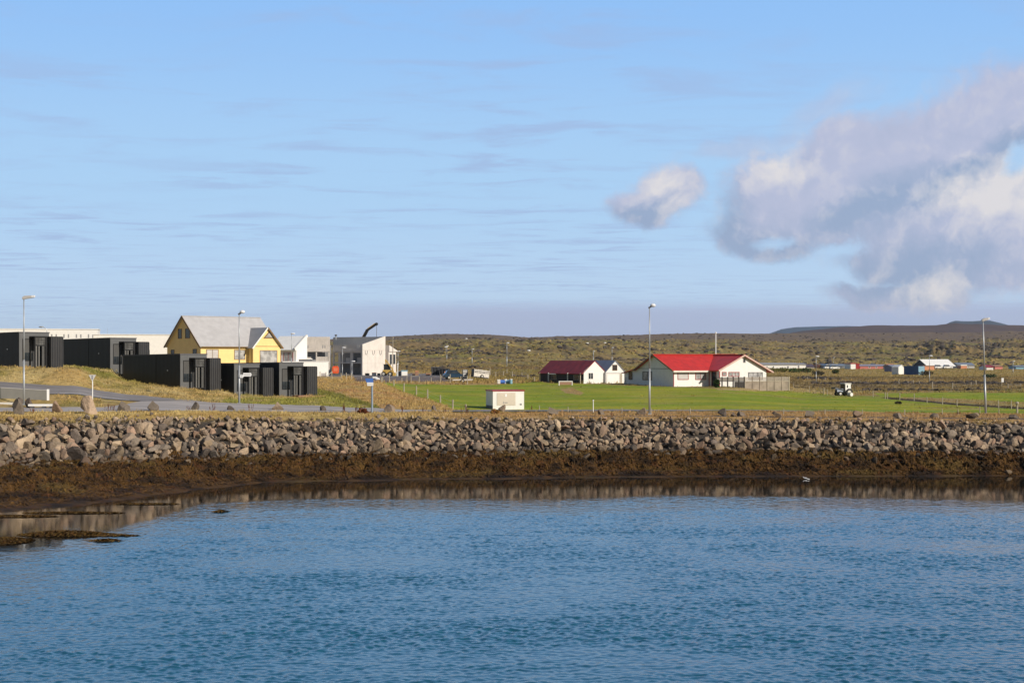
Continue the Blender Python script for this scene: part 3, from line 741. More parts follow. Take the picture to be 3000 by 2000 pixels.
for i, (size, x, d, z, sc, Rm, k, ci, t) in enumerate(cand):
    if i in own:
        o = bpy.data.objects.new('boulder', rock_mesh(k, ci, t < -5.5 + .5 * math.sin(x))); COL.objects.link(o)
        o.matrix_world = Matrix.Translation((x, d, z)) @ Matrix(Rm.tolist()).to_4x4() @ Matrix.Diagonal((*sc, 1))
        tag(o, 'large angular grey-brown boulder packed among smaller stones in the sea wall', 'boulder', 'large boulders of the sea wall')
    else:
        v = (SHAPES[k] * sc) @ Rm.T + (x, d, z)
        wet = 0.42 if t < -7.0 else (0.6 if t < -5.5 + .5 * math.sin(x) else 1.0)
        V.append(v); Fq.append(ICO2[1] + nb); nb += len(v)
        Cq.append(np.tile(np.array(ROCKCOL[ci]) * rng.uniform(0.75, 1.2) * wet, (len(v), 1)))
o = mesh_np('rubble', np.concatenate(V), np.concatenate(Fq), M['rock'], np.concatenate(Cq))
tag(o, 'smaller grey-brown stones filling the sea wall between the large boulders', 'stones', kind='stuff')

# boulders set along the edge of the road
def kerb_boulder(label, px, py, w, h, seed, ci, pw=1.0, group='boulders set along the shore road'):
    p = hit(px, py); s = F / p.y
    v = rock_shape(seed, ICO3, 7, 0.32, 0.66, 0.006)
    W, H = 1.05 * w / s, 1.08 * h / s
    v = v / (v.max(0) - v.min(0)) * np.array([W, W * 0.85, H * 1.15])
    v[:, 2] -= v[:, 2].min() + H * 0.15
    tz = np.clip(v[:, 2] / H, 0, 1); v[:, :2] *= (1 - (1 - pw) * tz)[:, None]
    o = mesh_np('roadside_boulder', v, ICO3[1], M['rock_own'], np.tile(np.array(ROCKCOL[ci]) * (1.25 if w > 50 else .8), (len(v), 1)))
    o.location = p + Vector((0, 0.2, 0))
    tag(o, label, 'boulder', group)
KB = [
 ('grey pointed boulder in front of the westernmost lamp post', 46, 1214, 42, 44, 7, 5, .6),
 ('dark rugged boulder hiding the foot of the lamp post at the picture edge', 52, 1196, 34, 30, 21, 7, .8),
 ('low dark boulder tucked against the lamp post beside the white kerb', 82, 1195, 26, 28, 22, 7, .8),
 ('brown wedge boulder by the end of the white kerb slab', 164, 1209, 33, 33, 31, 4, .6),
 ('tallest pale boulder, upright slab under the give-way sign', 263, 1214, 55, 52, 47, 0, .72),
 ('squat two-toned boulder next after the tall pale slab', 356, 1204, 36, 28, 52, 5, .75),
 ('peaked boulder between the squat two-toned one and the dock stalks', 447, 1203, 36, 28, 61, 5, .6),
 ('small round boulder below the largest black cabin', 572, 1201, 25, 23, 75, 5, .75),
 ('tiny low boulder at the roadside under the lamp with street signs', 676, 1202, 24, 13, 81, 7, .75),
 ('rounded mottled boulder below the black cabin with the wooden step', 811, 1202, 36, 23, 99, 3, .75),
 ('small dark boulder where the pale road narrows', 943, 1204, 22, 15, 103, 7, .7),
 ('grey hump boulder just past the blue and white signpost', 1138, 1206, 36, 21, 111, 1, .7),
 ('small upright dark boulder between the fence end and the transformer kiosk', 1268, 1205, 15, 18, 125, 7, .7),
 ('blocky boulder standing in front of the white transformer kiosk', 1473, 1206, 22, 20, 131, 1, .9),
 ('grey dome boulder right after the white kiosk', 1615, 1215, 34, 22, 143, 5, .65),
 ('small grey boulder beside the tall thin marker post', 1762, 1215, 23, 17, 151, 5, .75),
 ('grey boulder close to the tall lamp in front of the red-roofed house', 1880, 1216, 31, 21, 163, 1, .75),
 ('peaked dark boulder, first of the close trio below the red roof', 2120, 1218, 29, 21, 172, 7, .6),
 ('low dark boulder in the middle of the close trio', 2150, 1220, 19, 13, 183, 7, .8),
 ('flat-topped boulder at the end of the close trio', 2170, 1219, 25, 15, 191, 2, .8),
 ('sloping boulder below the wooden terrace fence', 2276, 1223, 33, 17, 205, 1, .7),
 ('craggy boulder below the field short of the tractor', 2372, 1223, 33, 20, 213, 5, .75),
 ('brownish boulder almost under the tractor', 2509, 1223, 31, 19, 225, 4, .75),
 ('jagged small boulder under the start of the ditch', 2630, 1225, 27, 15, 231, 5, .75),
 ('boulder with a dark hollow below the straw strip', 2745, 1225, 28, 15, 244, 1, .8),
 ('wide low boulder at the foot of the easternmost lamp post', 2852, 1226, 42, 17, 251, 1, .7),
 ('flat dark boulder beside the thick pale post at the picture edge', 2970, 1226, 34, 11, 262, 7, .8)]
for a in KB: kerb_boulder(*a)

# ------------------------------------------------------------------ grass
M['grass'] = tinted('dry_grass', 0.85, 0.6, 0.2, 0.0, spec=0.15)
def tufts(n, P0, P1, tfun, hgt, blades, lean=0.35, keep=None, cmul=(0.75, 1.35), wid=(0.02, 0.045)):
    px = rng.uniform(P0, P1, n); t = tfun(px, rng.random(n))
    d = crest_d(px) + t; x = (px - 1500) / F * d
    c = ground_color(px, d, x, True)
    if keep is not None:
        k = keep(px, d, c); px, d, x, c = px[k], d[k], x[k], c[k]
    n = len(px)
    cl = sstep(-0.3, 0.4, fbm(x / 1.3 + 8, d / 1.3, 2))
    z = ground_z(px, d) - 0.03
    B = blades
    a = rng.uniform(0, 2 * np.pi, (n, B)); h = rng.uniform(hgt[0], hgt[1], (n, B)) * (0.5 + 0.8 * cl[:, None])
    bx = x[:, None] + 0.12 * rng.normal(size=(n, B)); by = d[:, None] + 0.12 * rng.normal(size=(n, B)); bz = np.repeat(z[:, None], B, 1)
    w = rng.uniform(wid[0], wid[1], (n, B)); ln = rng.normal(0, lean, (n, B)) * h + 0.12 * h; l2 = rng.normal(0, lean, (n, B)) * h
    v0 = np.stack([bx - w * np.cos(a), by - w * np.sin(a), bz], -1); v1 = np.stack([bx + w * np.cos(a), by + w * np.sin(a), bz], -1)
    v2 = np.stack([bx + ln, by + l2, bz + h], -1)
    Vv = np.stack([v0, v1, v2], 2).reshape(-1, 3)
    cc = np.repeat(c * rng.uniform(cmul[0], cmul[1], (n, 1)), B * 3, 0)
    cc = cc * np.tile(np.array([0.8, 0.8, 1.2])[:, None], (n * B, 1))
    return Vv, cc
G = []
vlim = lambda px: np.interp(px, [-700, 0, 700, 1000, 1300, 1700, 2300, 3000, 3900], [6.2, 6.5, 6.2, 6.6, 9, 12, 14, 15, 15])
onroad = lambda px, d: np.interp(px, [-900, 0, 300, 420, 520, 700, 900, 1000, 1150, 1300], [127, 128.6, 131.8, 133, 134.2, 136.2, 138.6, 140.2, 143, 146.5]) - 0.15 < d
track = lambda px, d: ~((px > 1650) & (d - crest_d(px) > 0.4) & (d - crest_d(px) < 3.1))
G.append(tufts(14000, -300, 3300, lambda p, r: -0.9 + r ** 1.2 * (vlim(p) + 0.9), (0.07, 0.22), 5, keep=lambda p, d, c: (~((p < 1300) & onroad(p, d))) & track(p, d)))
def notroad(p, d, c):
    lo = np.interp(p, [-900, 0, 150, 300, 420, 520, 700, 900, 1150, 1300], [127, 128.5, 130, 131.7, 133, 134, 136, 138.5, 143, 146])
    hi = np.interp(p, [-900, 0, 150, 300, 420, 520, 700, 900, 1150, 1300], [151.4, 150.7, 152.0, 153.2, 152.4, 148.2, 149.7, 150.9, 150.9, 150.5])
    tri = (p > 165) & (p < 300) & (d > 138.5) & (d < 145.5)
    return ((d < lo) | (d > hi) | tri)
G.append(tufts(26000, -300, 1320, lambda p, r: 5 + r * 78, (0.08, 0.30), 5, keep=lambda p, d, c: notroad(p, d, c) & ~in_poly(p, HZ + (CH - base_z(p, d)) * F / d, FIELD)))
G.append(tufts(9000, 1280, 3300, lambda p, r: 12 + r * 110, (0.08, 0.26), 5, cmul=(0.85, 1.2), keep=lambda p, d, c: (c[:, 0] > c[:, 1] * 1.06)))
G.append(tufts(9000, 1250, 3300, lambda p, r: 16 + r * 85, (0.04, 0.10), 5, cmul=(0.85, 1.2), keep=lambda p, d, c: (c[:, 0] < c[:, 1] * 1.06)))
G.append(tufts(16000, 1000, 2250, lambda p, r: 88 + r * 230, (0.15, 0.5), 4, cmul=(0.7, 1.3), wid=(0.03, 0.08), keep=lambda p, d, c: (c[:, 0] > c[:, 1] * 1.02) & ~((p > 1030) & (p < 1330) & (d < 345) & (d > 262)) & (c[:, 0] > .17)))
G.append(tufts(22000, 2150, 3300, lambda p, r: 92 + r * 380, (0.12, 0.42), 4, cmul=(0.7, 1.3), wid=(0.03, 0.09), keep=lambda p, d, c: (c[:, 0] > c[:, 1] * 1.02)))
Vg = np.concatenate([a for a, b in G]); Cg = np.concatenate([b for a, b in G])
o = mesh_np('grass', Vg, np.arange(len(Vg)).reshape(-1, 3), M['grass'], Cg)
tag(o, 'dry straw-coloured grass growing over the verge, banks and meadow edges', 'grass', kind='stuff')

# rust-brown dock stalks on the verge
M['dock'] = paint('dead_dock_stalk', (0.14, 0.045, 0.022), 0.9, 0.15, 5)
def dock(px, py, h):
    p = hit(px, py); hh = h * p.y / F
    mb = MB()
    for k in range(random.randint(3, 6)):
        bx, by = random.gauss(0, .10), random.gauss(0, .10); tx, ty = bx + random.gauss(0, .10), by + random.gauss(0, .1)
        H = hh * random.uniform(.65, 1)
        mb.cyl((bx, by, -0.05), (tx, ty, H), 0.018, 0.008, 4)
        for j in range(9):
            f = 0.4 + 0.6 * j / 8; q = Vector((bx + (tx - bx) * f, by + (ty - by) * f, H * f)); a = random.uniform(0, 6.3); r = 0.075 * (1.15 - f)
            mb.add([q, q + Vector((r * math.cos(a), r * math.sin(a), .05)), q + Vector((0, 0, .10))], [(0, 1, 2)])
    o = mb.build('dock_plant', M['dock']); o.location = p
    tag(o, 'tuft of dead rust-brown dock stalks on the grass verge above the sea wall', 'plant', 'dock stalks along the verge')
for px, py, h in [(92, 1212, 18), (316, 1203, 24), (327, 1204, 22), (552, 1201, 14), (626, 1203, 26), (621, 1205, 18), (733, 1204, 26), (1008, 1207, 30), (1014, 1208, 24), (1045, 1208, 22), (1060, 1207, 24), (1176, 1208, 22), (1241, 1212, 26), (1304, 1212, 22), (1358, 1214, 34), (1366, 1212, 30), (1556, 1203, 16), (1448, 1215, 16), (2806, 1217, 14), (1790, 1220, 12)]:
    dock(px, py, h)

M['ground_lump'] = tinted('tussock_grass', 0.95, 1.5, 0.2, 0.0)
# lava stones and tussocks that roughen the heath
ICO1 = ico(1)
def lumps(n, P0, P1, d0, d1, size, keep, colf, flat, mat, name, label, cat, extra=None):
    px = rng.uniform(P0, P1, n); d = d0 * (d1 / d0) ** rng.random(n)
    if extra is not None: px = np.concatenate([px, extra[0]]); d = np.concatenate([d, extra[1]])
    x = (px - 1500) / F * d
    k = keep(px, d, x)
    if extra is not None: k[n:] = True
    px, d, x = px[k], d[k], x[k]; n = len(px)
    z = ground_z(px, d)
    sz = (size[0] + (size[1] - size[0]) * rng.random(n) ** 2.2)
    sz = sz * np.clip(d / 950.0, 0.28, 1.25)
    v = ICO1[0][None] * (1 + 0.5 * (rng.random((n, len(ICO1[0]), 1)) - .5))
    sc = np.stack([sz * rng.uniform(.8, 1.7, n), sz * rng.uniform(.7, 1.2, n), sz * rng.uniform(flat[0], flat[1], n)], -1)
    v = v * sc[:, None, :] / 2
    a = rng.uniform(0, 6.28, n)[:, None]
    vx = v[..., 0] * np.cos(a) - v[..., 1] * np.sin(a); vy = v[..., 0] * np.sin(a) + v[..., 1] * np.cos(a)
    V = np.stack([vx + x[:, None], vy + d[:, None], v[..., 2] + (z + sc[:, 2] * .12)[:, None]], -1).reshape(-1, 3)
    f = (ICO1[1][None] + (np.arange(n) * len(ICO1[0]))[:, None, None]).reshape(-1, 3)
    c = np.repeat(colf(px, d, x) * rng.uniform(.55, 1.5, (n, 1)), len(ICO1[0]), 0)
    o = mesh_np(name, V, f, mat, c)
    return tag(o, label, cat, kind='stuff')
rockn = lambda x, d: fbm(x / 26 + 50, d / 60.0, 4) + 0.55 * fbm(x / 7 + 3, d / 16.0, 3)
openland = lambda px, d: np.where(px < 2250, d > 400, d > 640) & ~((px > 2200) & (px < 3100) & (d < 640))
e1 = rng.uniform(2380, 3250, 900); d1 = 322 + 14 * fbm(e1 / 60.0, e1 * 0 + 2, 3) + 0.012 * (e1 - 2500) + rng.normal(0, 2.4, 900)
e2 = rng.uniform(2500, 2960, 300); d2 = 268 + 6 * fbm(e2 / 50.0, e2 * 0 + 5, 3) + rng.normal(0, 1.2, 300)
e3 = rng.uniform(2330, 2460, 90); d3 = 385 + rng.normal(0, 10, 90)
e4 = rng.normal(1540, 16, 110); d4 = 300 + rng.normal(0, 5, 110)
kk = fbm(e1 / 25.0, e1 * 0 + 9, 2) > -0.12
def stonekeep(px, d, x):
    bias = -0.22 * sstep(2600, 2760, px) * (1 - sstep(2960, 3080, px)) * (d > 900) * (d < 1500)
    return openland(px, d) & (rockn(x, d) > 0.14 + bias + 0.10 * (d > 1500) + 0.16 * (d < 620)) & (d < 2100)
lumps(26000, 1000, 3250, 400, 2100, (0.5, 3.4), stonekeep, lambda p, d, x: np.tile(np.array([0.066, 0.054, 0.047]), (len(p), 1)), (.35, .8), M['rock'], 'lava_stones', 'dark lava stones and outcrops strewn over the heath', 'stones',
      (np.concatenate([e1[kk], e2, e3, e4]), np.concatenate([d1[kk], d2, d3, d4])))
def tuskeep(px, d, x): return openland(px, d) & (fbm(x / 18 + 8, d / 40.0, 3) > -0.1) & (d < 1700)
lumps(36000, 1000, 3250, 400, 1700, (0.5, 2.2), tuskeep, lambda p, d, x: ground_color(p, d, x) * 1.0, (.3, .7), M['ground_lump'], 'tussocks', 'olive and tan grass tussocks covering the heath', 'grass')
# ------------------------------------------------------------------ buildings
def on_wall(o, th, px, py, f=None, u=None):
    """where the sight line through a photo point meets a wall plane of a building: (along, height)"""
    r = Vector(((px - 1500) / F, 1.0, -(py - HZ) / F)); c0 = Vector((0, 0, CH))
    uv = Vector((math.cos(th), math.sin(th), 0)); nv = Vector((math.sin(th), -math.cos(th), 0))
    n, k = (nv, f) if f is not None else (uv, u)
    s = (k - (c0 - o).dot(n)) / r.dot(n); P = c0 + r * s - o
    return (P.dot(uv) if f is not None else P.dot(nv)), P.z

def opening(parent, axis, off, a0, a1, z0, z1, frame, pane, name='window', bars=0, fw=0.07, cross=0, part=None, proud=0.05):
    """axis 'front': wall facing local -y at y=-off;  'side': wall facing local -x at x=off (a = distance forward); 'end': wall facing +x"""
    def bx(mb, p, q, r, s, d0, d1):
        if axis == 'front': mb.box(p, q, -off - d1, -off - d0, r, s)
        elif axis == 'side': mb.box(off - d1, off - d0, -q, -p, r, s)
        else: mb.box(off + d0, off + d1, -q, -p, r, s)
    m = MB()
    bx(m, a0, a1, z0, z0 + fw, 0, proud); bx(m, a0, a1, z1 - fw, z1, 0, proud)
    bx(m, a0, a0 + fw, z0 + fw, z1 - fw, 0, proud); bx(m, a1 - fw, a1, z0 + fw, z1 - fw, 0, proud)
    for k in range(bars):
        c = a0 + (a1 - a0) * (k + 1) / (bars + 1); bx(m, c - fw * .35, c + fw * .35, z0 + fw, z1 - fw, 0.012, proud * .9)
    for k in range(cross):
        c = z0 + (z1 - z0) * (k + 1) / (cross + 1); bx(m, a0 + fw, a1 - fw, c - fw * .3, c + fw * .3, 0.012, proud * .8)
    w = m.build(name, frame, parent)
    g = MB(); bx(g, a0 + fw, a1 - fw, z0 + fw, z1 - fw, -0.02, 0.012)
    g.build(part or 'pane', pane, w)
    return w

def pxwin(parent, o, th, axis, off, x0, x1, y0, y1, frame, pane, **k):
    if axis == 'front':
        a0, zt = on_wall(o, th, x0, y0, f=off); a1, zb = on_wall(o, th, x1, y1, f=off)
        _, z2 = on_wall(o, th, (x0 + x1) / 2, y0, f=off); _, z1_ = on_wall(o, th, (x0 + x1) / 2, y1, f=off)
    else:
        a0, _ = on_wall(o, th, x0, y0, u=off); a1, _ = on_wall(o, th, x1, y1, u=off)
        _, z2 = on_wall(o, th, (x0 + x1) / 2, y0, u=off); _, z1_ = on_wall(o, th, (x0 + x1) / 2, y1, u=off)
    return opening(parent, axis, off, min(a0, a1), max(a0, a1), z1_, z2, frame, pane, **k)

TH = R(33)
# ---- yellow gabled house
o = at(587, 1050, 225); o.z = 6.3; TH = R(43.3)
H = thing('yellow_house', 'yellow clapboard house with steep grey roof and a gabled front wing', 'house', o, TH)
L, W, ez, rzz = 13.0, 9.0, 11.05 - o.z, 15.15 - o.z
m = MB(); m.extrude([(0, 0, -1), (0, W, -1), (0, W, ez), (0, W / 2, rzz - .05), (0, 0, ez)], (L, 0, 0))
m.build('wall', M['yellow'], H)
wu0, wu1, wf, wez, wrz = 7.95, 12.75, 1.5, 10.85 - o.z, 13.55 - o.z
wc = (wu0 + wu1) / 2
m = MB(); m.extrude([(wu0, -wf, -1), (wu1, -wf, -1), (wu1, -wf, wez), (wc, -wf, wrz - .05), (wu0, -wf, wez)], (0, 4.5 + wf, 0))
m.build('wing_wall', M['yellow'], H)
sl = (rzz - ez) / (W / 2)
m = MB()
m.slab((-.3, -.35, ez - .35 * sl), (L + .3, -.35, ez - .35 * sl), (L + .3, W / 2, rzz), (-.3, W / 2, rzz), 0.14)
m.slab((L + .3, W + .35, ez - .35 * sl), (-.3, W + .35, ez - .35 * sl), (-.3, W / 2, rzz), (L + .3, W / 2, rzz), 0.14)
m.bar((-.32, W / 2, rzz + .03), (L + .32, W / 2, rzz + .03), .22, .08)
m.build('roof', M['roof_grey'], H)
ws = (wrz - wez) / ((wu1 - wu0) / 2)
back = 4.6
m = MB()
m.slab((wu0 - .3, -wf - .3, wez - .3 * ws), (wc, -wf - .3, wrz), (wc, back, wrz), (wu0 - .3, back, wez - .3 * ws), 0.12)
m.slab((wc, -wf - .3, wrz), (wu1 + .3, -wf - .3, wez - .3 * ws), (wu1 + .3, back, wez - .3 * ws), (wc, back, wrz), 0.12)
m.build('wing_roof', ribbed('wing_roof_sheet', (0.33, 0.335, 0.36), 0.25, 0.38, 'y', 0.25, 0.06), H)
m = MB()
for a, b in (((-.34, -.37, ez - .37 * sl - .1), (-.34, W / 2, rzz - .06)), ((-.34, W + .37, ez - .37 * sl - .1), (-.34, W / 2, rzz - .06))): m.bar(a, b, .06, .24)
m.build('gable_trim', M['yellow_trim'], H)
m = MB()
m.bar((wu0 - .3, -wf - .34, wez - .3 * ws - .05), (wc, -wf - .34, wrz - .02), .05, .2); m.bar((wc, -wf - .34, wrz - .02), (wu1 + .3, -wf - .34, wez - .3 * ws - .05), .05, .2, 1)
m.build('wing_gable_trim', [M['white'], M['yellow_trim']], H)
m = MB(); m.box(-.02, .03, -.03, .03, -1, ez); m.box(wu0 - .03, wu0 + .02, -.32, -.25, -.5, wez - .3); m.box(wu0 - .03, wu0 + .02, -wf + .3, -wf + .37, -.5, wez - .3)
m.box(0.1, wu0 - .05, -.45, -.33, ez - .42, ez - .32)
m.build('gutter', M['yellow_trim'], H)
m = MB(); m.box(wu0, wu1, -wf - .03, -wf, wez - .1, wez - .02); m.build('gable_band', M['yellow_trim'], H)
for r_ in ((522, 533, 963, 992), (543, 557, 962, 991), (501, 511, 1024, 1042), (565, 577, 1022, 1040)):
    pxwin(H, o, TH, 'side', 0, *r_, M['yellow_trim'], M['glass'])
pxwin(H, o, TH, 'front', 0, 604, 640, 1023, 1056, M['yellow_trim'], M['curtain'], bars=1)
pxwin(H, o, TH, 'front', 0, 686, 718, 1024, 1053, M['yellow_trim'], M['glass_pale'], bars=1)
pxwin(H, o, TH, 'front', wf, 761, 812, 1026, 1063, M['yellow_trim'], M['glass_pale'])
t0 = on_wall(o, TH, 771, 991, f=wf); t1 = on_wall(o, TH, 803, 991, f=wf); t2 = on_wall(o, TH, 788, 970, f=wf)
m = MB(); m.extrude([(t0[0], -wf - .05, t0[1]), (t1[0], -wf - .05, t1[1]), (t2[0], -wf - .05, t2[1])], (0, .05, 0))
tw_ = m.build('gable_window', M['yellow_trim'], H)
k = .8; cx = (t0[0] + t1[0] + t2[0]) / 3; cz = (t0[1] + t1[1] + t2[1]) / 3
m = MB(); m.extrude([(cx + (a[0] - cx) * .66, -wf - .062, cz + (a[1] - cz) * .66) for a in (t0, t1, t2)], (0, .012, 0)); m.build('pane', M['glass_pale'], tw_)
m = MB(); m.extrude([(2.8, W / 2 + .6, rzz - .8), (3.5, W / 2 + .6, rzz - .8), (3.5, W / 2 + .6, rzz - .2), (2.8, W / 2 + .6, rzz - .2)], (0, .6, 0))

# ---- black cabins
CTH = R(50); TH = R(28)
def make_cabin():
    root = thing('cabin', '', 'cabin', (0, 0, 0), CTH)
    Wc, Lc, Hc = 3.7, 10.3, 3.7
    m = MB(); m.box(0, Wc, 0.03, Lc, -1.2, Hc - .06); m.build('wall', M['cabin'], root)
    m = MB(); m.extrude([(-.05, -.08, Hc - .06), (-.05, Lc + .08, Hc - .20), (-.05, Lc + .08, Hc - .08), (-.05, -.08, Hc + .06)], (Wc + .1, 0, 0)); m.build('roof', M['greydark'], root)
    m = MB(); m.box(0.02, Wc - .02, -.05, .03, -.5, Hc - .08); m.box(0.0, 0.06, -.07, -.05, -.5, Hc - .08); m.build('front_panel', M['panel'], root)
    w = opening(root, 'front', 0.05, .40, 1.66, .66, 3.02, M['black'], M['glass'], fw=.06)
    m = MB(); m.box(.46, 1.60, -.071, -.063, 1.55, 2.94); m.build('blind', M['blind'], w)
    d = opening(root, 'front', 0.05, 1.85, 2.95, .05, 2.35, M['black'], M['glass'], name='door', bars=1, fw=.09)
    m = MB(); m.bar((2.30, -.13, .95), (2.30, -.13, 1.25), .03); m.build('handle', M['steel'], d)
    # glazed porch: frame, upper lights, tall clear panes
    pu0, pu1, pf, ph = 1.25, 2.78, 1.05, 3.3
    m = MB()
    for (u, y) in ((pu0, -pf), (pu1 - .22, -pf), (pu0, -.1), (pu1 - .1, -.1)):
        wdt = .22 if u > 2 else .09
        m.box(u, u + wdt, y, y + .09, -.3, ph - .12)
    m.box(pu0 - .03, pu1 + .05, -pf - .03, -.08, ph - .13, ph)
    m.box(pu0 + .09, pu1 - .22, -pf + .01, -pf + .07, 2.25, 2.37)
    m.box(pu0 + .09, pu1 - .22, -pf + .01, -pf + .08, -.1, .02)
    m.build('porch_frame', M['black'], root)
    m = MB()
    for a in np.linspace(pu0 + .12, pu1 - .3, 7): m.box(a, a + .02, -pf + .03, -pf + .05, 2.37, ph - .13)
    for z in (2.62, 2.88): m.box(pu0 + .09, pu1 - .22, -pf + .033, -pf + .047, z, z + .02)
    m.build('transom_bars', M['black'], root)
    m = MB(); m.box(pu0 + .09, pu1 - .22, -pf + .055, -pf + .065, 2.37, ph - .13); m.build('transom_pane', glass('porch_glass', (0.07, 0.07, 0.07), 0.12), root)
    m = MB()
    for a, b in ((1.36, 1.46), (1.66, 1.76), (2.15, 2.45)): m.box(a, b, -pf + .02, -pf + .05, .02, 2.25)
    m.build('porch_pane', paint('porch_side_pane', (0.09, 0.09, 0.09), 0.3, 0.1), root)
    m = MB(); m.box(1.47, 1.52, -pf + .02, -pf + .05, .02, 2.25); m.box(1.8, 1.85, -pf + .02, -pf + .05, .02, 2.25)
    for k in (2.62, 2.80): m.box(k, k + .07, -.9, -.8, .0, ph - .2)
    m.build('slat', paint('pale_slat', (0.30, 0.29, 0.27), 0.5, 0.1), root)
    # storage screen with rounded upper edge
    su0, su1 = 2.95, 4.5
    pr = [(su0, -1.0), (su1, -1.0)]
    for k in range(6):
        a = k / 5 * math.pi / 2; pr.append((su1 - .16 + .16 * math.cos(a), 3.12 + .16 * math.sin(a)))
    pr.append((su0, 3.28))
    m = MB(); m.extrude([(u, -1.5, z) for u, z in pr], (0, 1.43, 0)); m.build('storage_screen', M['screen'], root)
    m = MB(); m.box(pu1 + .05, su0 - .0, -.6, -.5, -.6, 3.05); m.build('screen_return', M['black'], root)
    m = MB(); m.cyl((-.02, 2.1, 1.9), (-.10, 2.1, 1.9), .07, .07, 8); m.build('vent_cap', M['steel'], root)
    m = MB(); m.box(-.02, .0, 4.2, 4.26, -1, Hc - .12); m.build('corner_joint', M['black'], root)
    return root
CAB = [('black flat-roofed cabin uppermost on the bank, behind the westernmost lamp post', 55, 158.5, 8.14, 1.0),
       ('black cabin standing between the uppermost one and the yellow house', 322, 173.7, 7.76, 1.0),
       ('largest-looking black cabin with a long dark side wall before the yellow gable', 527, 163.5, 5.96, 1.0),
       ('partly hidden black cabin behind the lamp post with two street signs', 685, 165.8, 4.93, 1.0),
       ('black cabin with a low wooden step in front of its glazed porch', 817, 168.5, 5.06, 1.0)]
proto = make_cabin()
for i, (lb, px, d, z, s) in enumerate(CAB):
    c = proto if i == 0 else copy_tree(proto)
    c['label'] = lb; c['group'] = 'black holiday cabins'
    p = at(px, 1050, d); p.z = z; c.location = p; c.scale = (.946, .946, .946)
c5 = c
m = MB(); m.box(.9, 3.0, -2.3, -1.2, -.10, .0); m.box(1.0, 2.9, -2.2, -1.3, -.6, -.10); m.build('wooden_step', M['deck'], c5)

# ---- white electricity kiosk
o = at(1444, 1050, 155); o.z = 3.95; kt = R(15)
H = thing('transformer_kiosk', 'small white electricity kiosk with red roof edge beside the road', 'kiosk', o, kt)
m = MB(); m.box(0, 3.18, 0, 2.8, -.3, 1.84); m.build('wall', M['white'], H)
m = MB(); m.box(-.06, 3.24, -.06, 2.86, 1.84, 1.95); m.build('roof', M['redtrim'], H)
m = MB(); m.box(-.012, 0.0, .05, 2.75, -.2, .42); m.build('plinth', M['greydark'], H)
a0, _ = on_wall(o, kt, 1456, 1150, f=0); a1, _ = on_wall(o, kt, 1510, 1150, f=0); _, z1 = on_wall(o, kt, 1483, 1150, f=0); _, z0 = on_wall(o, kt, 1483, 1187, f=0)
m = MB(); m.box(a0, a1, -.03, .0, z0, z1); dr = m.build('door', M['beige'], H)
m = MB(); m.box((a0 + a1) / 2 - .12, (a0 + a1) / 2 + .05, -.045, -.03, z1 - .4, z1 - .12); m.build('notice', M['signwhite'], dr)
b0, zc = on_wall(o, kt, 1474, 1179, f=.03); b1, _ = on_wall(o, kt, 1488, 1179, f=.03)
m = MB(); m.box(b0, b0 + .06, -.045, -.03, zc - .12, zc + .12)
for k in range(4): m.box(b0 + .14 + k * .085, b0 + .19 + k * .085, -.042, -.03, zc - .07, zc + .05)
m.build('lettering', M['grey'], dr)
m = MB(); m.box(2.75, 2.95, -.03, 0, .45, .62); m.build('vent', M['grey'], H)

# ---- red-roofed farmhouse
o = at(1973, 1050, 210); o.z = 5.25
H = thing('farmhouse', 'long white farmhouse with bright red roof and a front gable wing', 'house', o, TH)
ez, rz_, dp = 7.62 - o.z, 9.56 - o.z, 9.0
wu0, wu1, wf = 5.75, 13.5, 2.4; wc = (wu0 + wu1) / 2; wez, wrz = ez, 9.50 - o.z
m = MB(); m.extrude([(0, 0, -1), (0, dp, -1), (0, dp, ez), (0, dp / 2, rz_ - .06), (0, 0, ez)], (wu1, 0, 0)); m.build('wall', M['white'], H)
m = MB(); m.extrude([(wu0, -wf, -1), (wu1, -wf, -1), (wu1, -wf, wez), (wc, -wf, wrz - .06), (wu0, -wf, wez)], (0, dp / 2 + wf, 0)); m.build('wing_wall', M['white'], H)
m = MB(); m.extrude([(0.05, dp, -1), (0.05, dp + 3.4, -1), (0.05, dp + 3.4, 7.08 - o.z), (0.05, dp, 7.45 - o.z)], (5, 0, 0)); m.build('lean_to_wall', M['white'], H)
sl = (rz_ - ez) / (dp / 2); ov = .45
m = MB()
m.slab((-.4, -ov, ez - ov * sl), (wu1 + .2, -ov, ez - ov * sl), (wu1 + .2, dp / 2, rz_), (-.4, dp / 2, rz_), .12)
m.slab((wu1 + .2, dp + ov, ez - ov * sl), (-.4, dp + ov, ez - ov * sl), (-.4, dp / 2, rz_), (wu1 + .2, dp / 2, rz_), .12)
m.build('roof', M['roof_red'], H)
m = MB(); m.bar((-.42, dp / 2, rz_ + .03), (wu1 + .2, dp / 2, rz_ + .03), .3, .07); m.bar((wc, -wf - .42, wrz + .03), (wc, dp / 2, wrz + .03), .3, .07)
m.build('ridge_cap', paint('darker_red_ridge', (0.42, 0.03, 0.025), 0.5, 0.15), H)
m = MB(); m.slab((5.1, dp + 3.6, 7.02 - o.z), (-.3, dp + 3.6, 7.02 - o.z), (-.3, dp - .1, 7.62 - o.z), (5.1, dp - .1, 7.62 - o.z), .1); m.build('lean_to_roof', M['roof_red'], H)
ws = (wrz - wez) / ((wu1 - wu0) / 2); bk = dp / 2 + .1
m = MB()
m.slab((wu0 - .4, -wf - .4, wez - .4 * ws), (wc, -wf - .4, wrz), (wc, bk, wrz), (wu0 - .4, bk, wez - .4 * ws), .12)
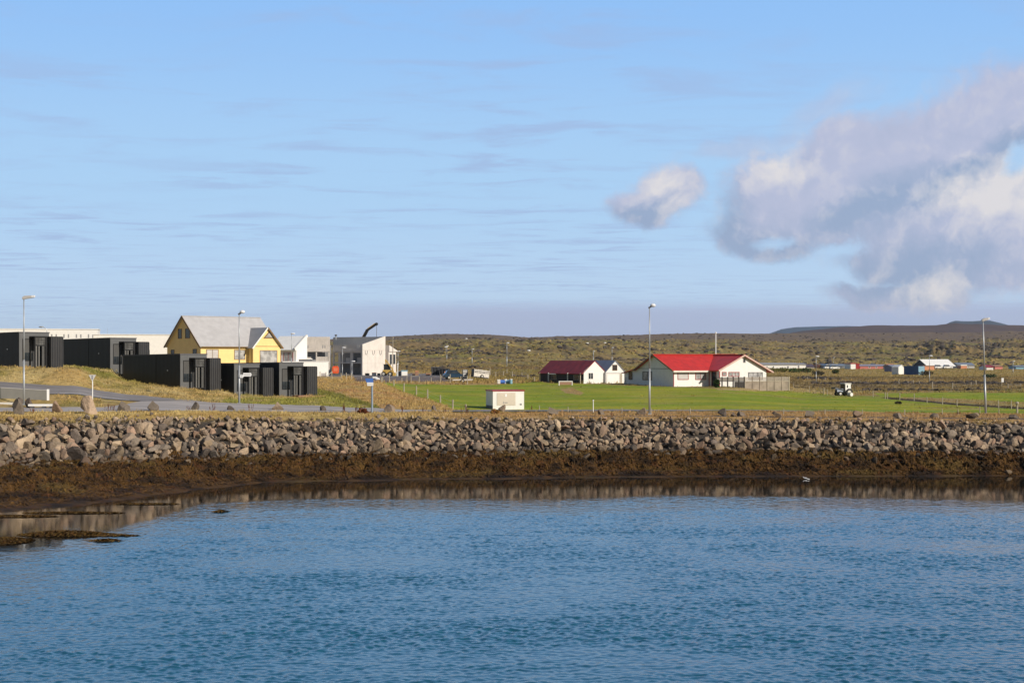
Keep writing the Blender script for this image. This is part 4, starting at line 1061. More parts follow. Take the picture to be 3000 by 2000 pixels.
m.slab((wc, -wf - .4, wrz), (wu1 + .9, -wf - .4, wez - .9 * ws), (wu1 + .9, bk, wez - .9 * ws), (wc, bk, wrz), .12)
m.build('wing_roof', M['roof_redy'], H)
m = MB(); m.bar((wu0 - .4, -wf - .43, wez - .4 * ws - .06), (wc, -wf - .43, wrz - .06), .05, .2); m.bar((wc, -wf - .43, wrz - .06), (wu1 + .9, -wf - .43, wez - .9 * ws - .06), .05, .2)
m.build('wing_gable_trim', paint('pinkish_barge_board', (0.62, 0.42, 0.36), 0.6, 0.1), H)
m = MB(); m.bar((-.43, -ov, ez - ov * sl - .08), (-.43, dp / 2, rz_ - .07), .05, .18); m.bar((-.43, dp + ov, ez - ov * sl - .08), (-.43, dp / 2, rz_ - .07), .05, .18)
m.build('gable_trim', M['yellow_trim'], H)
m = MB(); m.box(-.3, wu0 - .3, -ov - .04, -ov + .0, ez - ov * sl - .26, ez - ov * sl - .03); m.build('fascia', M['offwhite'], H)
m = MB(); m.box(-.02, .07, -.05, .0, -1, ez - .1); m.box(wu0 - .05, wu0 + .07, -wf - .05, -wf + .02, -1, wez - .15); m.box(wu0 - .05, wu0 + .0, -.15, -.02, -1, wez - .2); m.build('corner_trim', M['redtrim'], H)
m = MB(); m.box(-.012, .0, .02, dp, ez - .03, ez + .06); m.build('gable_band', M['grey'], H)
for r_ in ((1883, 1910, 1088, 1113), ): pxwin(H, o, TH, 'side', 0, *r_, M['black'], M['glass_pale'], bars=1)
pxwin(H, o, TH, 'side', .05, 1842, 1853, 1089, 1112, M['black'], M['glass'])
pxwin(H, o, TH, 'front', 0, 1985, 2017, 1087, 1112, M['redtrim'], M['curtain'], bars=0)
pxwin(H, o, TH, 'front', 0, 2037, 2068, 1087, 1112, M['redtrim'], M['glass_pale'], bars=1)
pxwin(H, o, TH, 'side', wu0, 2085, 2099, 1087, 1132, M['redtrim'], M['glass'], name='door')
pxwin(H, o, TH, 'front', wf, 2115, 2128, 1089, 1101, M['redtrim'], M['glass_pale'])
pxwin(H, o, TH, 'front', wf, 2134, 2166, 1089, 1103, M['redtrim'], M['glass_pale'], bars=2)
pxwin(H, o, TH, 'front', wf, 2192, 2234, 1090, 1112, M['greydark'], M['glass_pale'], bars=2)
pxwin(H, o, TH, 'front', wf, 2177, 2184, 1049, 1062, M['grey'], M['glass'])
m = MB(); m.cyl((wc + .3, dp / 2, wrz - .1), (wc + .3, dp / 2, wrz + .25), .15, .15, 8)

# ---- terrace fence
tf = 4.6
T = thing('terrace_fence', 'two-tier weathered plank terrace fence in front of the red-roofed farmhouse', 'fence', o + Vector((math.cos(TH) * 8.3 + math.sin(TH) * tf, math.sin(TH) * 8.3 - math.cos(TH) * tf, 0)), TH)
Lf = 7.3; gz = -.55
m = MB(); m.box(0, Lf, -.02, .02, gz, .66); m.build('lower_planks', M['wood'], T)
m = MB(); m.box(0, Lf, -.06, .05, .66, .76); m.build('rail', M['wood_post'], T)
m = MB(); m.box(.03, Lf - .03, -.02, .02, 1.20, 1.26)
for k in range(60): m.box(.05 + k * (Lf - .1) / 60, .05 + (k + .58) * (Lf - .1) / 60, -.012, .012, .78, 1.20)
m.build('upper_lattice', paint('grey_lattice', (0.42, 0.37, 0.32), 0.8, 0.12, 6), T)
for k in range(7):
    x = Lf * k / 6; w = .09 if k < 6 else .16
    m = MB(); m.box(x - w / 2, x + w / 2, -.09, .07, gz, 1.33); m.build('post', M['wood_post'] if k in (0, 6) else M['wood'], T)
m = MB(); m.box(0.05, 4, .2, 3.0, gz, .12)
T2 = thing('terrace_railing', 'dark stained terrace railing with gaps at the farmhouse door', 'railing', o + Vector((math.cos(TH) * 3.7 + math.sin(TH) * tf, math.sin(TH) * 3.7 - math.cos(TH) * tf, 0)), TH)
Lf = 4.5
m = MB(); m.box(0, Lf, -.03, .03, 1.18, 1.26); m.box(0, Lf, -.025, .025, .70, .80); m.build('rail', M['wood_dark'], T2)
m = MB(); m.box(.03, Lf - .03, -.012, .012, .82, 1.16); m.build('upper_panel', paint('grey_brown_lattice', (0.22, 0.2, 0.18), 0.8, 0.12, 6), T2)
for k in range(6):
    x = Lf * k / 5; m = MB(); m.box(x - .07, x + .07, -.06, .06, gz, 1.33); m.build('post', M['wood_dark'], T2)
m = MB(); m.box(2.9, Lf - .1, -.02, .02, gz, .68); m.build('lower_panel', M['wood_dark'], T2)

TH = R(31)
# ---- barn with oxide-red roof, and its grey-roofed neighbour
o = at(1710, 1050, 225); o.z = 5.42
H = thing('barn', 'low barn with rusty dark red roof and bright white gable end', 'barn', o, TH)
wd, ln, ez, rz_ = 3.75, 11.6, 7.12 - o.z, 8.72 - o.z
m = MB(); m.extrude([(0.0, .02, -1), (wd, .02, -1), (wd, .02, ez), (wd / 2, .02, rz_ - .04), (0, .02, ez)], (0, ln, 0)); m.build('wall', M['wood_dark'], H)
m = MB(); m.extrude([(-.02, -.06, -1), (wd, -.06, -1), (wd, -.06, ez), (wd / 2, -.06, rz_ - .02), (-.02, -.06, ez)], (0, .08, 0)); m.build('gable_wall', M['white'], H)
s_ = (rz_ - ez) / (wd / 2)
m = MB(); m.slab((-.35, -.12, ez - .35 * s_), (wd / 2, -.12, rz_), (wd / 2, ln + .2, rz_), (-.35, ln + .2, ez - .35 * s_), .08)
m.slab((wd / 2, -.12, rz_), (wd, -.12, ez), (wd, ln + .2, ez), (wd / 2, ln + .2, rz_), .08); m.build('roof', M['roof_oxide'], H)
pxwin(H, o, TH, 'front', .06, 1723, 1738, 1091, 1111, M['white'], M['glass'], bars=1, cross=0)
for f in (0.4, 3.7, 8.9, 11.3):
    m = MB(); m.box(-.38, -.26, f - .06, f + .06, -1, ez - .2); m.build('post', M['white'] if f in (3.7, 8.9) else M['wood_post'], H)
m = MB(); m.box(-.36, -.28, 6.9, 8.9, ez - .45, ez - .3); m.build('rail', M['white'], H)
for f0, f1 in ((1.2, 2.6), (7.2, 8.6)): opening(H, 'side', 0.0, -f1, -f0, .5, 1.2, M['wood_post'], M['glass'])
o2 = at(1773, 1050, 226.5); o2.z = 5.42
H = thing('shed', 'white gabled shed with grey roof and pale garage door joined to the barn', 'shed', o2, TH)
wd, ez, rz_, ln = 3.5, 7.08 - o2.z, 8.75 - o2.z, 7.5
m = MB(); m.extrude([(0.02, 0, -1), (wd, 0, -1), (wd, 0, ez), (wd / 2, 0, rz_ - .04), (0.02, 0, ez)], (0, ln, 0)); m.build('wall', M['white'], H)
s_ = (rz_ - ez) / (wd / 2)
m = MB(); m.slab((.0, -.1, ez), (wd / 2, -.1, rz_), (wd / 2, ln + .2, rz_), (.0, ln + .2, ez), .08); m.slab((wd / 2, -.1, rz_), (wd + .25, -.1, ez - .25 * s_), (wd + .25, ln + .2, ez - .25 * s_), (wd / 2, ln + .2, rz_), .08); m.build('roof', M['roof_slate'], H)
pxwin(H, o2, TH, 'front', 0, 1794, 1808, 1068, 1085, M['yellow_trim'], M['glass'], bars=1)
opening(H, 'front', 0, .25, 2.55, -.3, 1.45, M['offwhite'], M['white'], name='garage_door', part='door_panel', fw=.06)
m = MB(); m.box(2.6, 2.95, -.02, .0, -.3, 1.45); m.build('side_door', M['wood_post'], H)
m = MB(); m.box(.0, wd, -.012, 0, 1.5, 1.56); m.build('lintel_line', M['grey'], H)
m = MB(); m.bar((.02, -.05, -1), (.02, -.05, 1.6), .08); m.build('drainpipe', M['grey'], H)
p = hit(1657, 1129)
H = thing('timber_pen', 'low white-edged timber pen standing in the grass beside the barn', 'pen', p, R(8))
m = MB(); m.box(-.9, .9, -.03, .03, .1, .52); m.build('board', M['deck'], H)
m = MB(); m.box(-.95, .95, -.06, .04, .52, .62); m.build('rail', M['white'], H)
for x in (-.9, .9):
    m = MB(); m.box(x - .05, x + .05, -.07, .07, -.2, .6); m.build('leg', M['white'], H)

# ---- the long two-storey concrete building under construction
BT = R(-37)
o = at(1062, 1050, 330); o.z = 5.45
# local x runs along the front (east corner at 0, running to -x), local -y is the front
H = thing('concrete_building', 'unfinished two-storey concrete block with open balconies and a pale end wall', 'building', o, BT)
Lb, D, ez, tp = 9.4, 7.2, 11.95 - o.z, 13.66 - o.z
yw = .9
def storey_front(par, x0, x1, cols, tr, lows, con=None):
    con = con or (M['concrete'] if tr else M['concrete_pale'])  # paler colour on the shaded stretch stands in for fill light
    """floors, piers, upper wall and parapets of one stretch of the front"""
    out = []
    def put(nm, mb, mt):
        ob = mb.build(nm, mt, par)
        if tr: ob.location, ob.rotation_euler = tr
        out.append(ob); return ob
    m = MB(); m.box(x0, x1, yw + 1.9, D - .4, -1, ez - .1); put('core_wall', m, M['grey'])
    m = MB(); m.box(x0, x1, yw, yw + .4, 5.0, (ez if not tr else tp) - .02); put('upper_wall', m, con)
    if not tr:
        m = MB(); m.box(x0 - 5.5, x1, D - .35, D - .02, 5.2, tp); put('rear_wall', m, con)
    m = MB(); m.box(x0, x1, yw - .1, yw, 5.0, 5.45); put('eaves_beam', m, con)
    m = MB()
    for a, b in cols: m.box(a, b, yw + .02, yw + .28, -1, 5.0)
    put('pier', m, con)
    m = MB(); m.box(x0, x1, yw - .02, yw + 1.9, 2.5, 2.78); put('floor_slab', m, con)
    m = MB()
    for a, b, z0, z1, y in lows: m.box(a, b, yw + y, yw + y + .12, z0, z1)
    put('parapet', m, con)
    return put
put = storey_front(H, -Lb, -.3, [(-Lb, -Lb + .3), (-7.8, -7.2), (-4.35, -3.6), (-1.3, -.3)], None, [(-6.4, -4.9, 2.78, 3.7, .9), (-3.2, -1.6, 2.78, 3.75, .9), (-6.9, -6.2, 4.4, 5.0, .02), (-Lb, -.3, 4.75, 5.0, .03)])
for xc in (-5.9, -2.1):
    for dx in (-.24, .24):
        m = MB(); m.box(xc + dx - .12, xc + dx + .12, yw - .02, yw + .0, 5.75, 6.4); put('slit_window', m, M['white'])  # white plates stand in for sky light through the slits
ca, sa = math.cos(R(27)), math.sin(R(27))
lx, ly = -Lb, yw
TRW = (Vector((lx, 0, 0)), (0, 0, R(41)))  # stretch turned sunward so the bend imitates a cast shadow's edge
putw = storey_front(H, -6.9, 0.0, [(-6.9, -6.5), (-3.0, -2.75), (-.35, 0)], TRW, [(-6.5, -4.0, 2.78, 3.85, .3), (-2.75, -.35, 2.78, 3.95, .1)])
for xc in (-4.9, -1.3):
    for dx in (-.24, .24):
        m = MB(); m.box(xc + dx - .1, xc + dx + .1, yw - .02, yw + .0, 5.75, 6.4); putw('slit_window', m, M['grey'])
m = MB(); m.extrude([(-.3, 0, -1), (-.3, D, -1), (-.3, D, tp + .1), (-.3, 0, ez)], (.3, 0, 0)); ew = m.build('end_wall', M['concrete_pale'], H)
m = MB()
for f in (1.6, 3.9, 6.2): m.box(0, .02, f - .02, f + .02, -1, 5.3)
m.box(0, .02, 0.1, D, 2.52, 2.58); m.box(0, .03, 0.1, D, 5.28, 5.35); m.build('panel_joint', M['concrete'], ew)
m = MB()
for f in (.8, 3.0, 5.3):
    for i in range(10):
        a0 = math.pi * i / 10; a1 = math.pi * (i + 1) / 10
        m.bar((.04, f + .35 - .35 * math.cos(a0), 5.25 - .9 * math.sin(a0)), (.04, f + .35 - .35 * math.cos(a1), 5.25 - .9 * math.sin(a1)), .05)
m.build('cable_loop', M['greydark'], ew)
m = MB(); m.box(-1, .9, D + .02, D + 2.4, -1, 5.0); m.build('stair_wall', M['concrete_pale'], H)
m = MB(); m.extrude([(-1, D + .02, 5.0), (-1, D + 2.7, 5.0), (-1, D + 2.7, 5.2), (-1, D + .02, 6.4)], (2.1, 0, 0)); m.build('stair_roof', M['concrete_pale'], H)
opening(H, 'end', .9, -(D + 1.1), -(D + .25), 2.3, 4.5, M['concrete_pale'], M['glass'])
opening(H, 'end', .9, -(D + 2.2), -(D + 1.4), 2.3, 4.5, M['concrete_pale'], M['glass'])

# ---- smaller white buildings around it
def simple_building(name, label, cat, x0, x1, ytop, ybase, d, depth, th, wallm, roofm, kind='flat', yeave=None, zdrop=1.0, wins=(), trim=None, group=None, rise=None, shed=False, winframe=None):
    """x0..x1: photo span of the front face, its near face at distance d"""
    c = at((x0 + x1) / 2, ybase, d); sc = F / d
    wd = (x1 - x0) / sc / math.cos(th); h = (ybase - (yeave if yeave else ytop)) / sc; rh = (ybase - ytop) / sc
    H = thing(name, label, cat, c, th, group)
    m = MB()
    if kind == 'flat': m.box(-wd / 2, wd / 2, 0, depth, -zdrop, h)
    elif kind == 'gable': m.extrude([(-wd / 2, 0, -zdrop), (wd / 2, 0, -zdrop), (wd / 2, 0, h), (0, 0, rh - .04), (-wd / 2, 0, h)], (0, depth, 0))
    elif kind == 'long': m.extrude([(-wd / 2, 0, -zdrop), (-wd / 2, depth, -zdrop), (-wd / 2, depth, h), (-wd / 2, depth / 2, rh - .04), (-wd / 2, 0, h)], (wd, 0, 0))
    m.build('wall', wallm, H)
    r = MB()
    if kind == 'flat': r.box(-wd / 2 - .1, wd / 2 + .1, -.1, depth + .1, h, h + max(.15, .02 * d / 10 * .3))
    elif kind == 'gable':
        s = (rh - h) / (wd / 2)
        r.slab((-wd / 2 - .3, -.2, h - .3 * s), (0, -.2, rh), (0, depth + .2, rh), (-wd / 2 - .3, depth + .2, h - .3 * s), .12)
        r.slab((0, -.2, rh), (wd / 2 + .3, -.2, h - .3 * s), (wd / 2 + .3, depth + .2, h - .3 * s), (0, depth + .2, rh), .12)
    elif kind == 'long':
        s = (rh - h) / (depth / 2)
        r.slab((-wd / 2 - .2, -.3, h - .3 * s), (wd / 2 + .2, -.3, h - .3 * s), (wd / 2 + .2, depth / 2, rh), (-wd / 2 - .2, depth / 2, rh), .14)
        r.slab((wd / 2 + .2, depth + .3, h - .3 * s), (-wd / 2 - .2, depth + .3, h - .3 * s), (-wd / 2 - .2, depth / 2, rh), (wd / 2 + .2, depth / 2, rh), .14)
    r.build('roof', roofm, H)
    for (a0, a1, z0, z1, *pn) in wins:
        opening(H, 'front', 0, a0 * wd - wd / 2, a1 * wd - wd / 2, z0 * h, z1 * h, winframe or M['white'], pn[0] if pn else M['glass'], fw=.1)
    return H

# two finished blocks of the same kind further west
def white_block(label, x1, d, Lb, th, ytop, zb, slits, name='white_building', roof=None, yroof=None):
    o = at(x1, 1050, d); o.z = zb
    H = thing(name, label, 'building', o, th)
    s = F / d; tp_ = CH + (HZ - ytop) / s - zb; D = 9.0
    m = MB(); m.box(-Lb, 0, 0, D, -2, tp_ - .02); m.build('wall', M['white'], H)
    m = MB(); m.box(-Lb - .12, .12, -.12, D + .12, tp_ - .02, tp_ + .14); m.build('roof_edge', M['white_roof'], H)
    for f in slits:
        for dx in (-.55, .35):
            m = MB(); m.box(-f + dx - .13, -f + dx + .13, -.03, .0, tp_ - 1.75, tp_ - 1.0); m.build('slit_window', M['grey'], H)
    for k in range(int(Lb / 4)): opening(H, 'front', 0, -Lb + 1 + 4 * k, -Lb + 3 + 4 * k, tp_ - 4.3, tp_ - 2.9, M['white'], M['glass'], bars=1)
    return H
white_block('long white building with pairs of slit windows, seen above the uppermost cabin', 287, 330, 30, R(12), 965, 8.0, (1.35, 3.8, 6.3, 8.75))
white_block('plain white flat-roofed building beside the yellow gable', 500, 315, 15, R(10), 981, 7.6, ())
o = at(868, 1050, 300); o.z = 6.2
H = thing('row_house', 'white row house with pale roof and steep end gable just east of the yellow house', 'house', o, R(-22))
m = MB(); m.extrude([(0, 0, -1), (0, 4.2, -1), (0, 4.2, 7.0), (0, 0, 4.6)], (-6, 0, 0)); m.build('wall', M['white'], H)
m = MB(); m.slab((-6.1, -.5, 4.45), (-.25, -.5, 4.45), (-.25, 4.3, 7.15), (-6.1, 4.3, 7.15), .15); m.build('roof', M['white_roof'], H)
m = MB(); m.bar((-.1, -.5, 4.5), (-.1, 4.3, 7.2), .3, .5); m.build('gable_trim', M['white'], H)
for k in range(2): opening(H, 'front', 0, -5.4 + 2.6 * k, -3.3 + 2.6 * k, 1.4, 4.0, M['redtrim'], M['glass_pale'], bars=1)

o = at(905, 1098, 300)
H = thing('garage_row', 'low white flat-roofed outbuilding in front of the concrete block', 'outbuilding', o, R(20))
m = MB(); m.box(-5.0, 3.8, 0, 5, -1, 2.45); m.build('wall', M['white'], H)
m = MB(); m.box(-5.1, 3.9, -.08, 5.1, 2.45, 2.58); m.build('roof', M['white_roof'], H)
m = MB(); m.box(-1.9, .9, 1.5, 3, 2.58, 2.98); hb = m.build('roof_hatch', M['greydark'], H)
m = MB(); m.box(-2.0, 1.0, 1.4, 3.1, 2.98, 3.12); m.build('hatch_lid', M['white'], hb)

# ---- houses and sheds of the far village
BG = 'buildings of the far village'
simple_building('long_house', 'long white building with thin grey roof beyond the farmhouse', 'building', 2232, 2338, 1062, 1083, 622, 8, R(4), M['white'], M['grey'], 'long', 1067, wins=((.12, .16, .3, .7), (.3, .34, .3, .7), (.7, .75, .3, .7)), group=BG)
simple_building('annex_house', 'small white house at the end of the long white building', 'house', 2342, 2361, 1063, 1082, 626, 8, R(4), M['white'], M['grey'], 'long', 1067, group=BG)
simple_building('low_house', 'low dark purple-roofed house above a white band of wall', 'house', 2363, 2386, 1067, 1079, 629, 9, R(2), M['white'], paint('purple_brown_roof', (0.10, 0.07, 0.09), 0.6), 'long', 1074, group=BG)
simple_building('orange_house', 'small house with orange-brown walls among the far village', 'house', 2399, 2414, 1065, 1076, 629, 7, R(10), M['salmon'], M['yellow_trim'], 'long', 1068, wins=((.4, .6, .3, .7),), group=BG)
simple_building('grey_shed', 'grey shed with pale gable between the orange house and the vans', 'shed', 2418, 2432, 1065, 1077, 625, 7, R(15), M['grey'], M['roof_slate'], 'gable', 1069, group=BG)
simple_building('grey_terrace', 'long low slate-grey house left of the white gabled end', 'house', 2436, 2491, 1066, 1077, 629, 8, R(3), paint('slate_blue_wall', (0.16, 0.16, 0.18), 0.7), M['roof_slate'], 'long', 1071, wins=((.2, .3, .2, .7), (.6, .7, .2, .7)), group=BG)
simple_building('white_gable_house', 'white end house directly before the red building', 'house', 2492, 2507, 1066, 1081, 592, 6, R(10), M['white'], M['redtrim'], 'flat', group=BG)
simple_building('red_porch', 'dark red block between the white end house and the red row', 'house', 2508, 2518, 1067, 1080, 593, 6, R(0), M['redtrim'], M['redtrim'], 'flat', group=BG)
simple_building('red_house', 'long low pinkish red house with grey roof', 'house', 2519, 2602, 1067, 1079, 596, 8, R(3), M['redpale'], paint('lilac_grey_roof', (0.3, 0.27, 0.33), 0.5), 'long', 1071, wins=((.3, .38, .2, .7), (.55, .62, .2, .7), (.85, .9, .2, .7)), group=BG)
simple_building('orange_roof_house', 'small house with orange roof at the end of the red row', 'house', 2605, 2624, 1066, 1078, 585, 7, R(5), M['offwhite'], M['salmon'], 'long', 1072, group=BG)
simple_building('lilac_shed', 'low lilac-grey shed behind the white arched hut', 'shed', 2612, 2640, 1068, 1083, 518, 6, R(10), paint('lilac_wall', (0.22, 0.2, 0.28), 0.6), M['roof_slate'], 'long', 1073, group=BG)
# white hut with angled gable, next to the blue container
p = at(2641, 1093, 470)
H = thing('white_hut', 'white hut with bright sloping gable beside the blue container', 'hut', p, R(25))
m = MB(); m.extrude([(-1.1, 0, -.8), (1.05, 0, -1), (1.05, 0, 1.7), (.1, 0, 2.5), (-1.1, 0, 1.9)], (0, 3, 0)); m.build('wall', M['white'], H)
m = MB(); m.slab((-1.2, -.1, 1.85), (.1, -.1, 2.55), (.1, 3.1, 2.55), (-1.2, 3.1, 1.85), .08); m.slab((.1, -.1, 2.55), (1.15, -.1, 1.65), (1.15, 3.1, 1.65), (.1, 3.1, 2.55), .08); m.build('roof', M['white_roof'], H)
p = at(2690, 1098, 460)
H = thing('shipping_container', 'dark blue shipping container with pale blue door end by the white hut', 'container', p, R(28))
m = MB(); m.box(-.0, 2.44, 0, 6.06, .0, 2.59); m.build('body', M['blue'], H)
for x0 in (0.04, 1.24):
    m = MB(); m.box(x0, x0 + 1.16, -.05, 0, .1, 2.5); dd_ = m.build('door', M['bluepale'], H)
    m = MB(); m.bar((x0 + .3, -.07, .1), (x0 + .3, -.07, 2.5), .05); m.bar((x0 + .85, -.07, .1), (x0 + .85, -.07, 2.5), .05); m.build('lock_bar', M['steel'], dd_)
m = MB()
for x in (0, 2.34):
    for y in (-.06, 5.98):
        m.box(x, x + .1, y, y + .1, -.05, 2.62)
m.build('corner_post', M['blue'], H)
# big hall
o = at(2716, 1079, 620); H = thing('warehouse_hall', 'large warehouse hall with broad white roof and dark gable', 'hall', o, R(24))
wd, ln, ez, rz_ = 8.6, 13.5, 1.2, 3.6
m = MB(); m.extrude([(0, 0, -1), (0, wd, -1), (0, wd, ez), (0, wd / 2, rz_ - .05), (0, 0, ez)], (ln, 0, 0)); m.build('wall', paint('navy_gable', (0.05, 0.06, 0.09), 0.5), H)
s_ = (rz_ - ez) / (wd / 2)
m = MB(); m.slab((-.3, -.5, ez - .5 * s_), (ln + .3, -.5, ez - .5 * s_), (ln + .3, wd / 2, rz_), (-.3, wd / 2, rz_), .15); m.slab((ln + .3, wd + .5, ez - .5 * s_), (-.3, wd + .5, ez - .5 * s_), (-.3, wd / 2, rz_), (ln + .3, wd / 2, rz_), .15); m.build('roof', M['white_roof'], H)
m = MB(); m.box(6, 12, -1.0, -.02, -1, .9); m.build('lean_to', M['greydark'], H)
simple_building('orange_shed', 'low orange brick shed in front of the warehouse hall', 'shed', 2704, 2738, 1073, 1086, 560, 4, R(10), M['salmon'], M['deck'], 'flat', group=BG)
simple_building('grey_house', 'pale grey house east of the warehouse hall', 'house', 2806, 2856, 1062, 1079, 640, 7, R(8), paint('pale_grey_wall', (0.45, 0.45, 0.44), 0.7), M['roof_slate'], 'long', 1069, wins=((.2, .3, .3, .7), (.6, .7, .3, .7)), group=BG)
simple_building('salmon_shed', 'little salmon-walled shed before the pale grey house', 'shed', 2815, 2833, 1071, 1079, 600, 4, R(5), M['salmon'], M['white'], 'flat', group=BG)
simple_building('brown_house', 'low brown-roofed house beyond the easternmost lamp post', 'house', 2890, 2910, 1069, 1077, 562, 7, R(5), M['white'], M['redtrim'], 'long', 1074, group=BG)
simple_building('rust_house', 'rust-red house at the eastern end of the far village', 'house', 2914, 2938, 1068, 1077, 585, 7, R(12), M['redpale'], M['deck'], 'long', 1072, group=BG)
simple_building('blue_shed', 'pale blue shed at the very edge of the picture', 'shed', 2976, 3012, 1070, 1079, 592, 7, R(5), M['bluepale'], M['roof_slate'], 'long', 1073, group=BG)
# ------------------------------------------------------------------ street lamps
LG = 'street lamps'
def lamp(label, px, py, ytop, kind='box', dmin=112, thick=.075, dr=1, d=None, head=.95, group=LG):
    p = hit(px, py, dmin) if d is None else on(px, d)
    h = CH + (HZ - ytop) * p.y / F - p.z
    H = thing('street_lamp', label, 'street lamp', p, 0, group)
    m = MB(); m.cyl((0, 0, -.4), (0, 0, h * .42), thick * 1.25, thick * 1.1, 10); m.build('lower_pole', M['steel'], H, True)
    m = MB(); m.cyl((0, 0, h * .42), (0, 0, h - .1), thick * .95, thick * .6, 10); m.build('upper_pole', M['steel'], H, True)
    m = MB(); m.box(-.16, .16, -.16, .16, -.2, .1); m.build('base', M['steel'], H)
    m = MB()
    if kind == 'box':
        m.extrude([(-.12, -.14, h - .16), (head, -.14, h + .02), (head, -.14, h + .2), (.1, -.14, h + .17), (-.12, -.14, h + .06)], (0, .28, 0))
        hd = m.build('lamp_head', paint('lamp_housing', (0.5, 0.48, 0.46), 0.5, 0.08), H, bevel=.02)
        m = MB(); m.extrude([(head * .72, -.145, h + .0), (head + .02, -.145, h + .03), (head + .02, -.145, h + .21), (head * .72, -.145, h + .2)], (0, .29, 0)); m.build('lamp_lens', M['lampglass'], hd, bevel=.02)
    elif kind == 'globe':
        m.bar((-.1, 0, h - .22), (.25, 0, h - .02), .16, .14); hd = m.build('lamp_head', M['greydark'], H)
        m = MB(); m.ball((.3, -.05, h + .02), .26, .2, .17, 10, 6); m.build('lamp_lens', M['lampglass'], hd, True)
    else:
        m.ball((.25, 0, h), .45, .2, .13, 10, 6); hd = m.build('lamp_head', M['lampglass'], H, True)
    return H, h, p
lampA, hA, pA = lamp('tall pale lamp post standing at the westernmost boulders', 70, 1186, 872, 'box', 128)
lampB, hB, pB = lamp('lamp post carrying two white street name signs by the cabins', 701, 1183, 914, 'globe', 140)
lampC, hC, pC = lamp('tall lamp post directly in front of the red-roofed farmhouse gable', 1903, 1214, 895, 'globe', 137)
lampD, hD, pD = lamp('slightly leaning lamp post at the eastern end of the meadow', 2888, 1213, 937, 'box', 137, head=.6, thick=.085)
lampD.rotation_euler = (0, R(-1.7), 0)
m = MB(); m.box(-.06, .06, -.11, .11, hC * .42 - .3, hC * .42 + .5)
p = on(117, 260); H = thing('street_lamp', 'curved-arm street lamp rising behind the uppermost black cabin', 'street lamp', on(138, 230), 0, LG)
z0 = float(H.location.z); zt = CH + (HZ - 957) * 230 / F - z0
m = MB(); m.cyl((0, 0, -.3), (0, 0, zt - .9), .09, .06, 8); m.build('pole', M['steel'], H)
m = MB(); pr = None
for i in range(7):
    a = i / 6 * math.pi / 2; q = (-.62 * (1 - math.cos(a)), 0, zt - .9 + .85 * math.sin(a))
    if pr: m.cyl(pr, q, .05, .05, 6)
    pr = q
m.build('arm', M['steel'], H)
m = MB(); m.ball((-.85, 0, zt - .02), .38, .15, .11, 8, 5); m.build('lamp_head', M['steel'], H, True)
for lb, px, py, yt, d in [
    ('slim street lamp between the yellow house and the concrete block', 854, 1062, 977, 285),
    ('small lamp post with white head in front of the dark balconies', 1031, 1100, 1058, 315),
    ('bare steel lamp post rising in the middle of the concrete block front', 1003, 1100, 1018, 318),
    ('lamp post on the slope behind the construction yard', 1166, 1085, 1029, 420),
    ('dim lamp post behind the dark skips', 1309, 1075, 1013, 520),
    ('lamp post above the livestock trailer', 1383, 1080, 1022, 480),
    ('lamp post with bright pole between the trailer and the barn', 1485, 1092, 1004, 430),
    ('lamp post rising behind the barn roof', 1738, 1060, 1029, 600),
    ('lamp post with pale head behind the shed roof', 1793, 1060, 1018, 560),
    ('white-headed lamp post between the terrace and the tractor', 2391, 1111, 1044, 330),
    ('short far lamp post above the grey shed of the village', 2442, 1068, 1047, 880),
    ('lamp post standing before the warehouse hall', 2723, 1121, 1042, 330),
    ('far lamp post near the eastern picture edge', 2968, 1094, 1058, 500)]:
    lamp(lb, px, py, yt, 'small', 200, .07 if d < 400 else .1, d=d)
for lb, px, py, d in [('white lamp head above the slope beyond the skips', 1305, 1016, 640), ('white lamp head on the heath skyline road, the highest one', 1365, 992, 900), ('white lamp head west of the barn on the heath', 1548, 1030, 640), ('white lamp head, first of a pair above the barn', 1720, 1005, 820), ('white lamp head, second of a pair above the shed', 1771, 1004, 820)]:
    q = on(px, d); h = CH + (HZ - py) * d / F - q.z
    H = thing('street_lamp', label=lb, cat='street lamp', loc=q, group=LG)
    m = MB(); m.cyl((0, 0, -.3), (0, 0, max(h, 1.0)), .06, .04, 6); m.build('pole', M['wood_post'], H)
    m = MB(); m.ball((.2, 0, max(h, 1.0)), .75, .4, .28, 8, 5); m.build('lamp_head', M['signwhite'], H, True)

# flagpoles and tall masts
def pole(name, label, px, py, yt, d, r=.07, mt='signwhite', cat='pole'):
    q = on(px, d) if d else hit(px, py); h = CH + (HZ - yt) * q.y / F - q.z
    H = thing(name, label, cat, q)
    m = MB(); m.cyl((0, 0, -.4), (0, 0, h), r, r * .7, 8); m.build('pole', M[mt], H)
    m = MB(); m.ball((0, 0, h), r * 1.6, r * 1.6, r * 1.6, 8, 5); m.build('finial', M[mt], H)
    return H, h
pole('flagpole', 'white flagpole rising behind the ridge of the farmhouse', 2097, 1090, 975, 224, .09)
pole('mast', 'pale bare pole beside the end wall of the concrete block', 1151, 1092, 989, 322, .10, 'wood_post')
pole('mast', 'short white post standing beside the yellow loader', 1165, 1097, 1067, 318, .10)
pole('radio_mast', 'thin aerial mast above the barn ridge', 1739, 1060, 1028, 235, .035, 'steel')
pole('marker_post', 'tall thin white marker post on the meadow edge by a small boulder', 1738, 1209, 1173, None, .045)
pole('gate_post', 'thick pale gate post at the eastern picture edge', 2980, 1212, 1181, None, .11, 'wood_post', 'post')
pole('aerial', 'hair-thin aerial above the white building roof', 315, 1000, 962, 320, .03, 'steel')

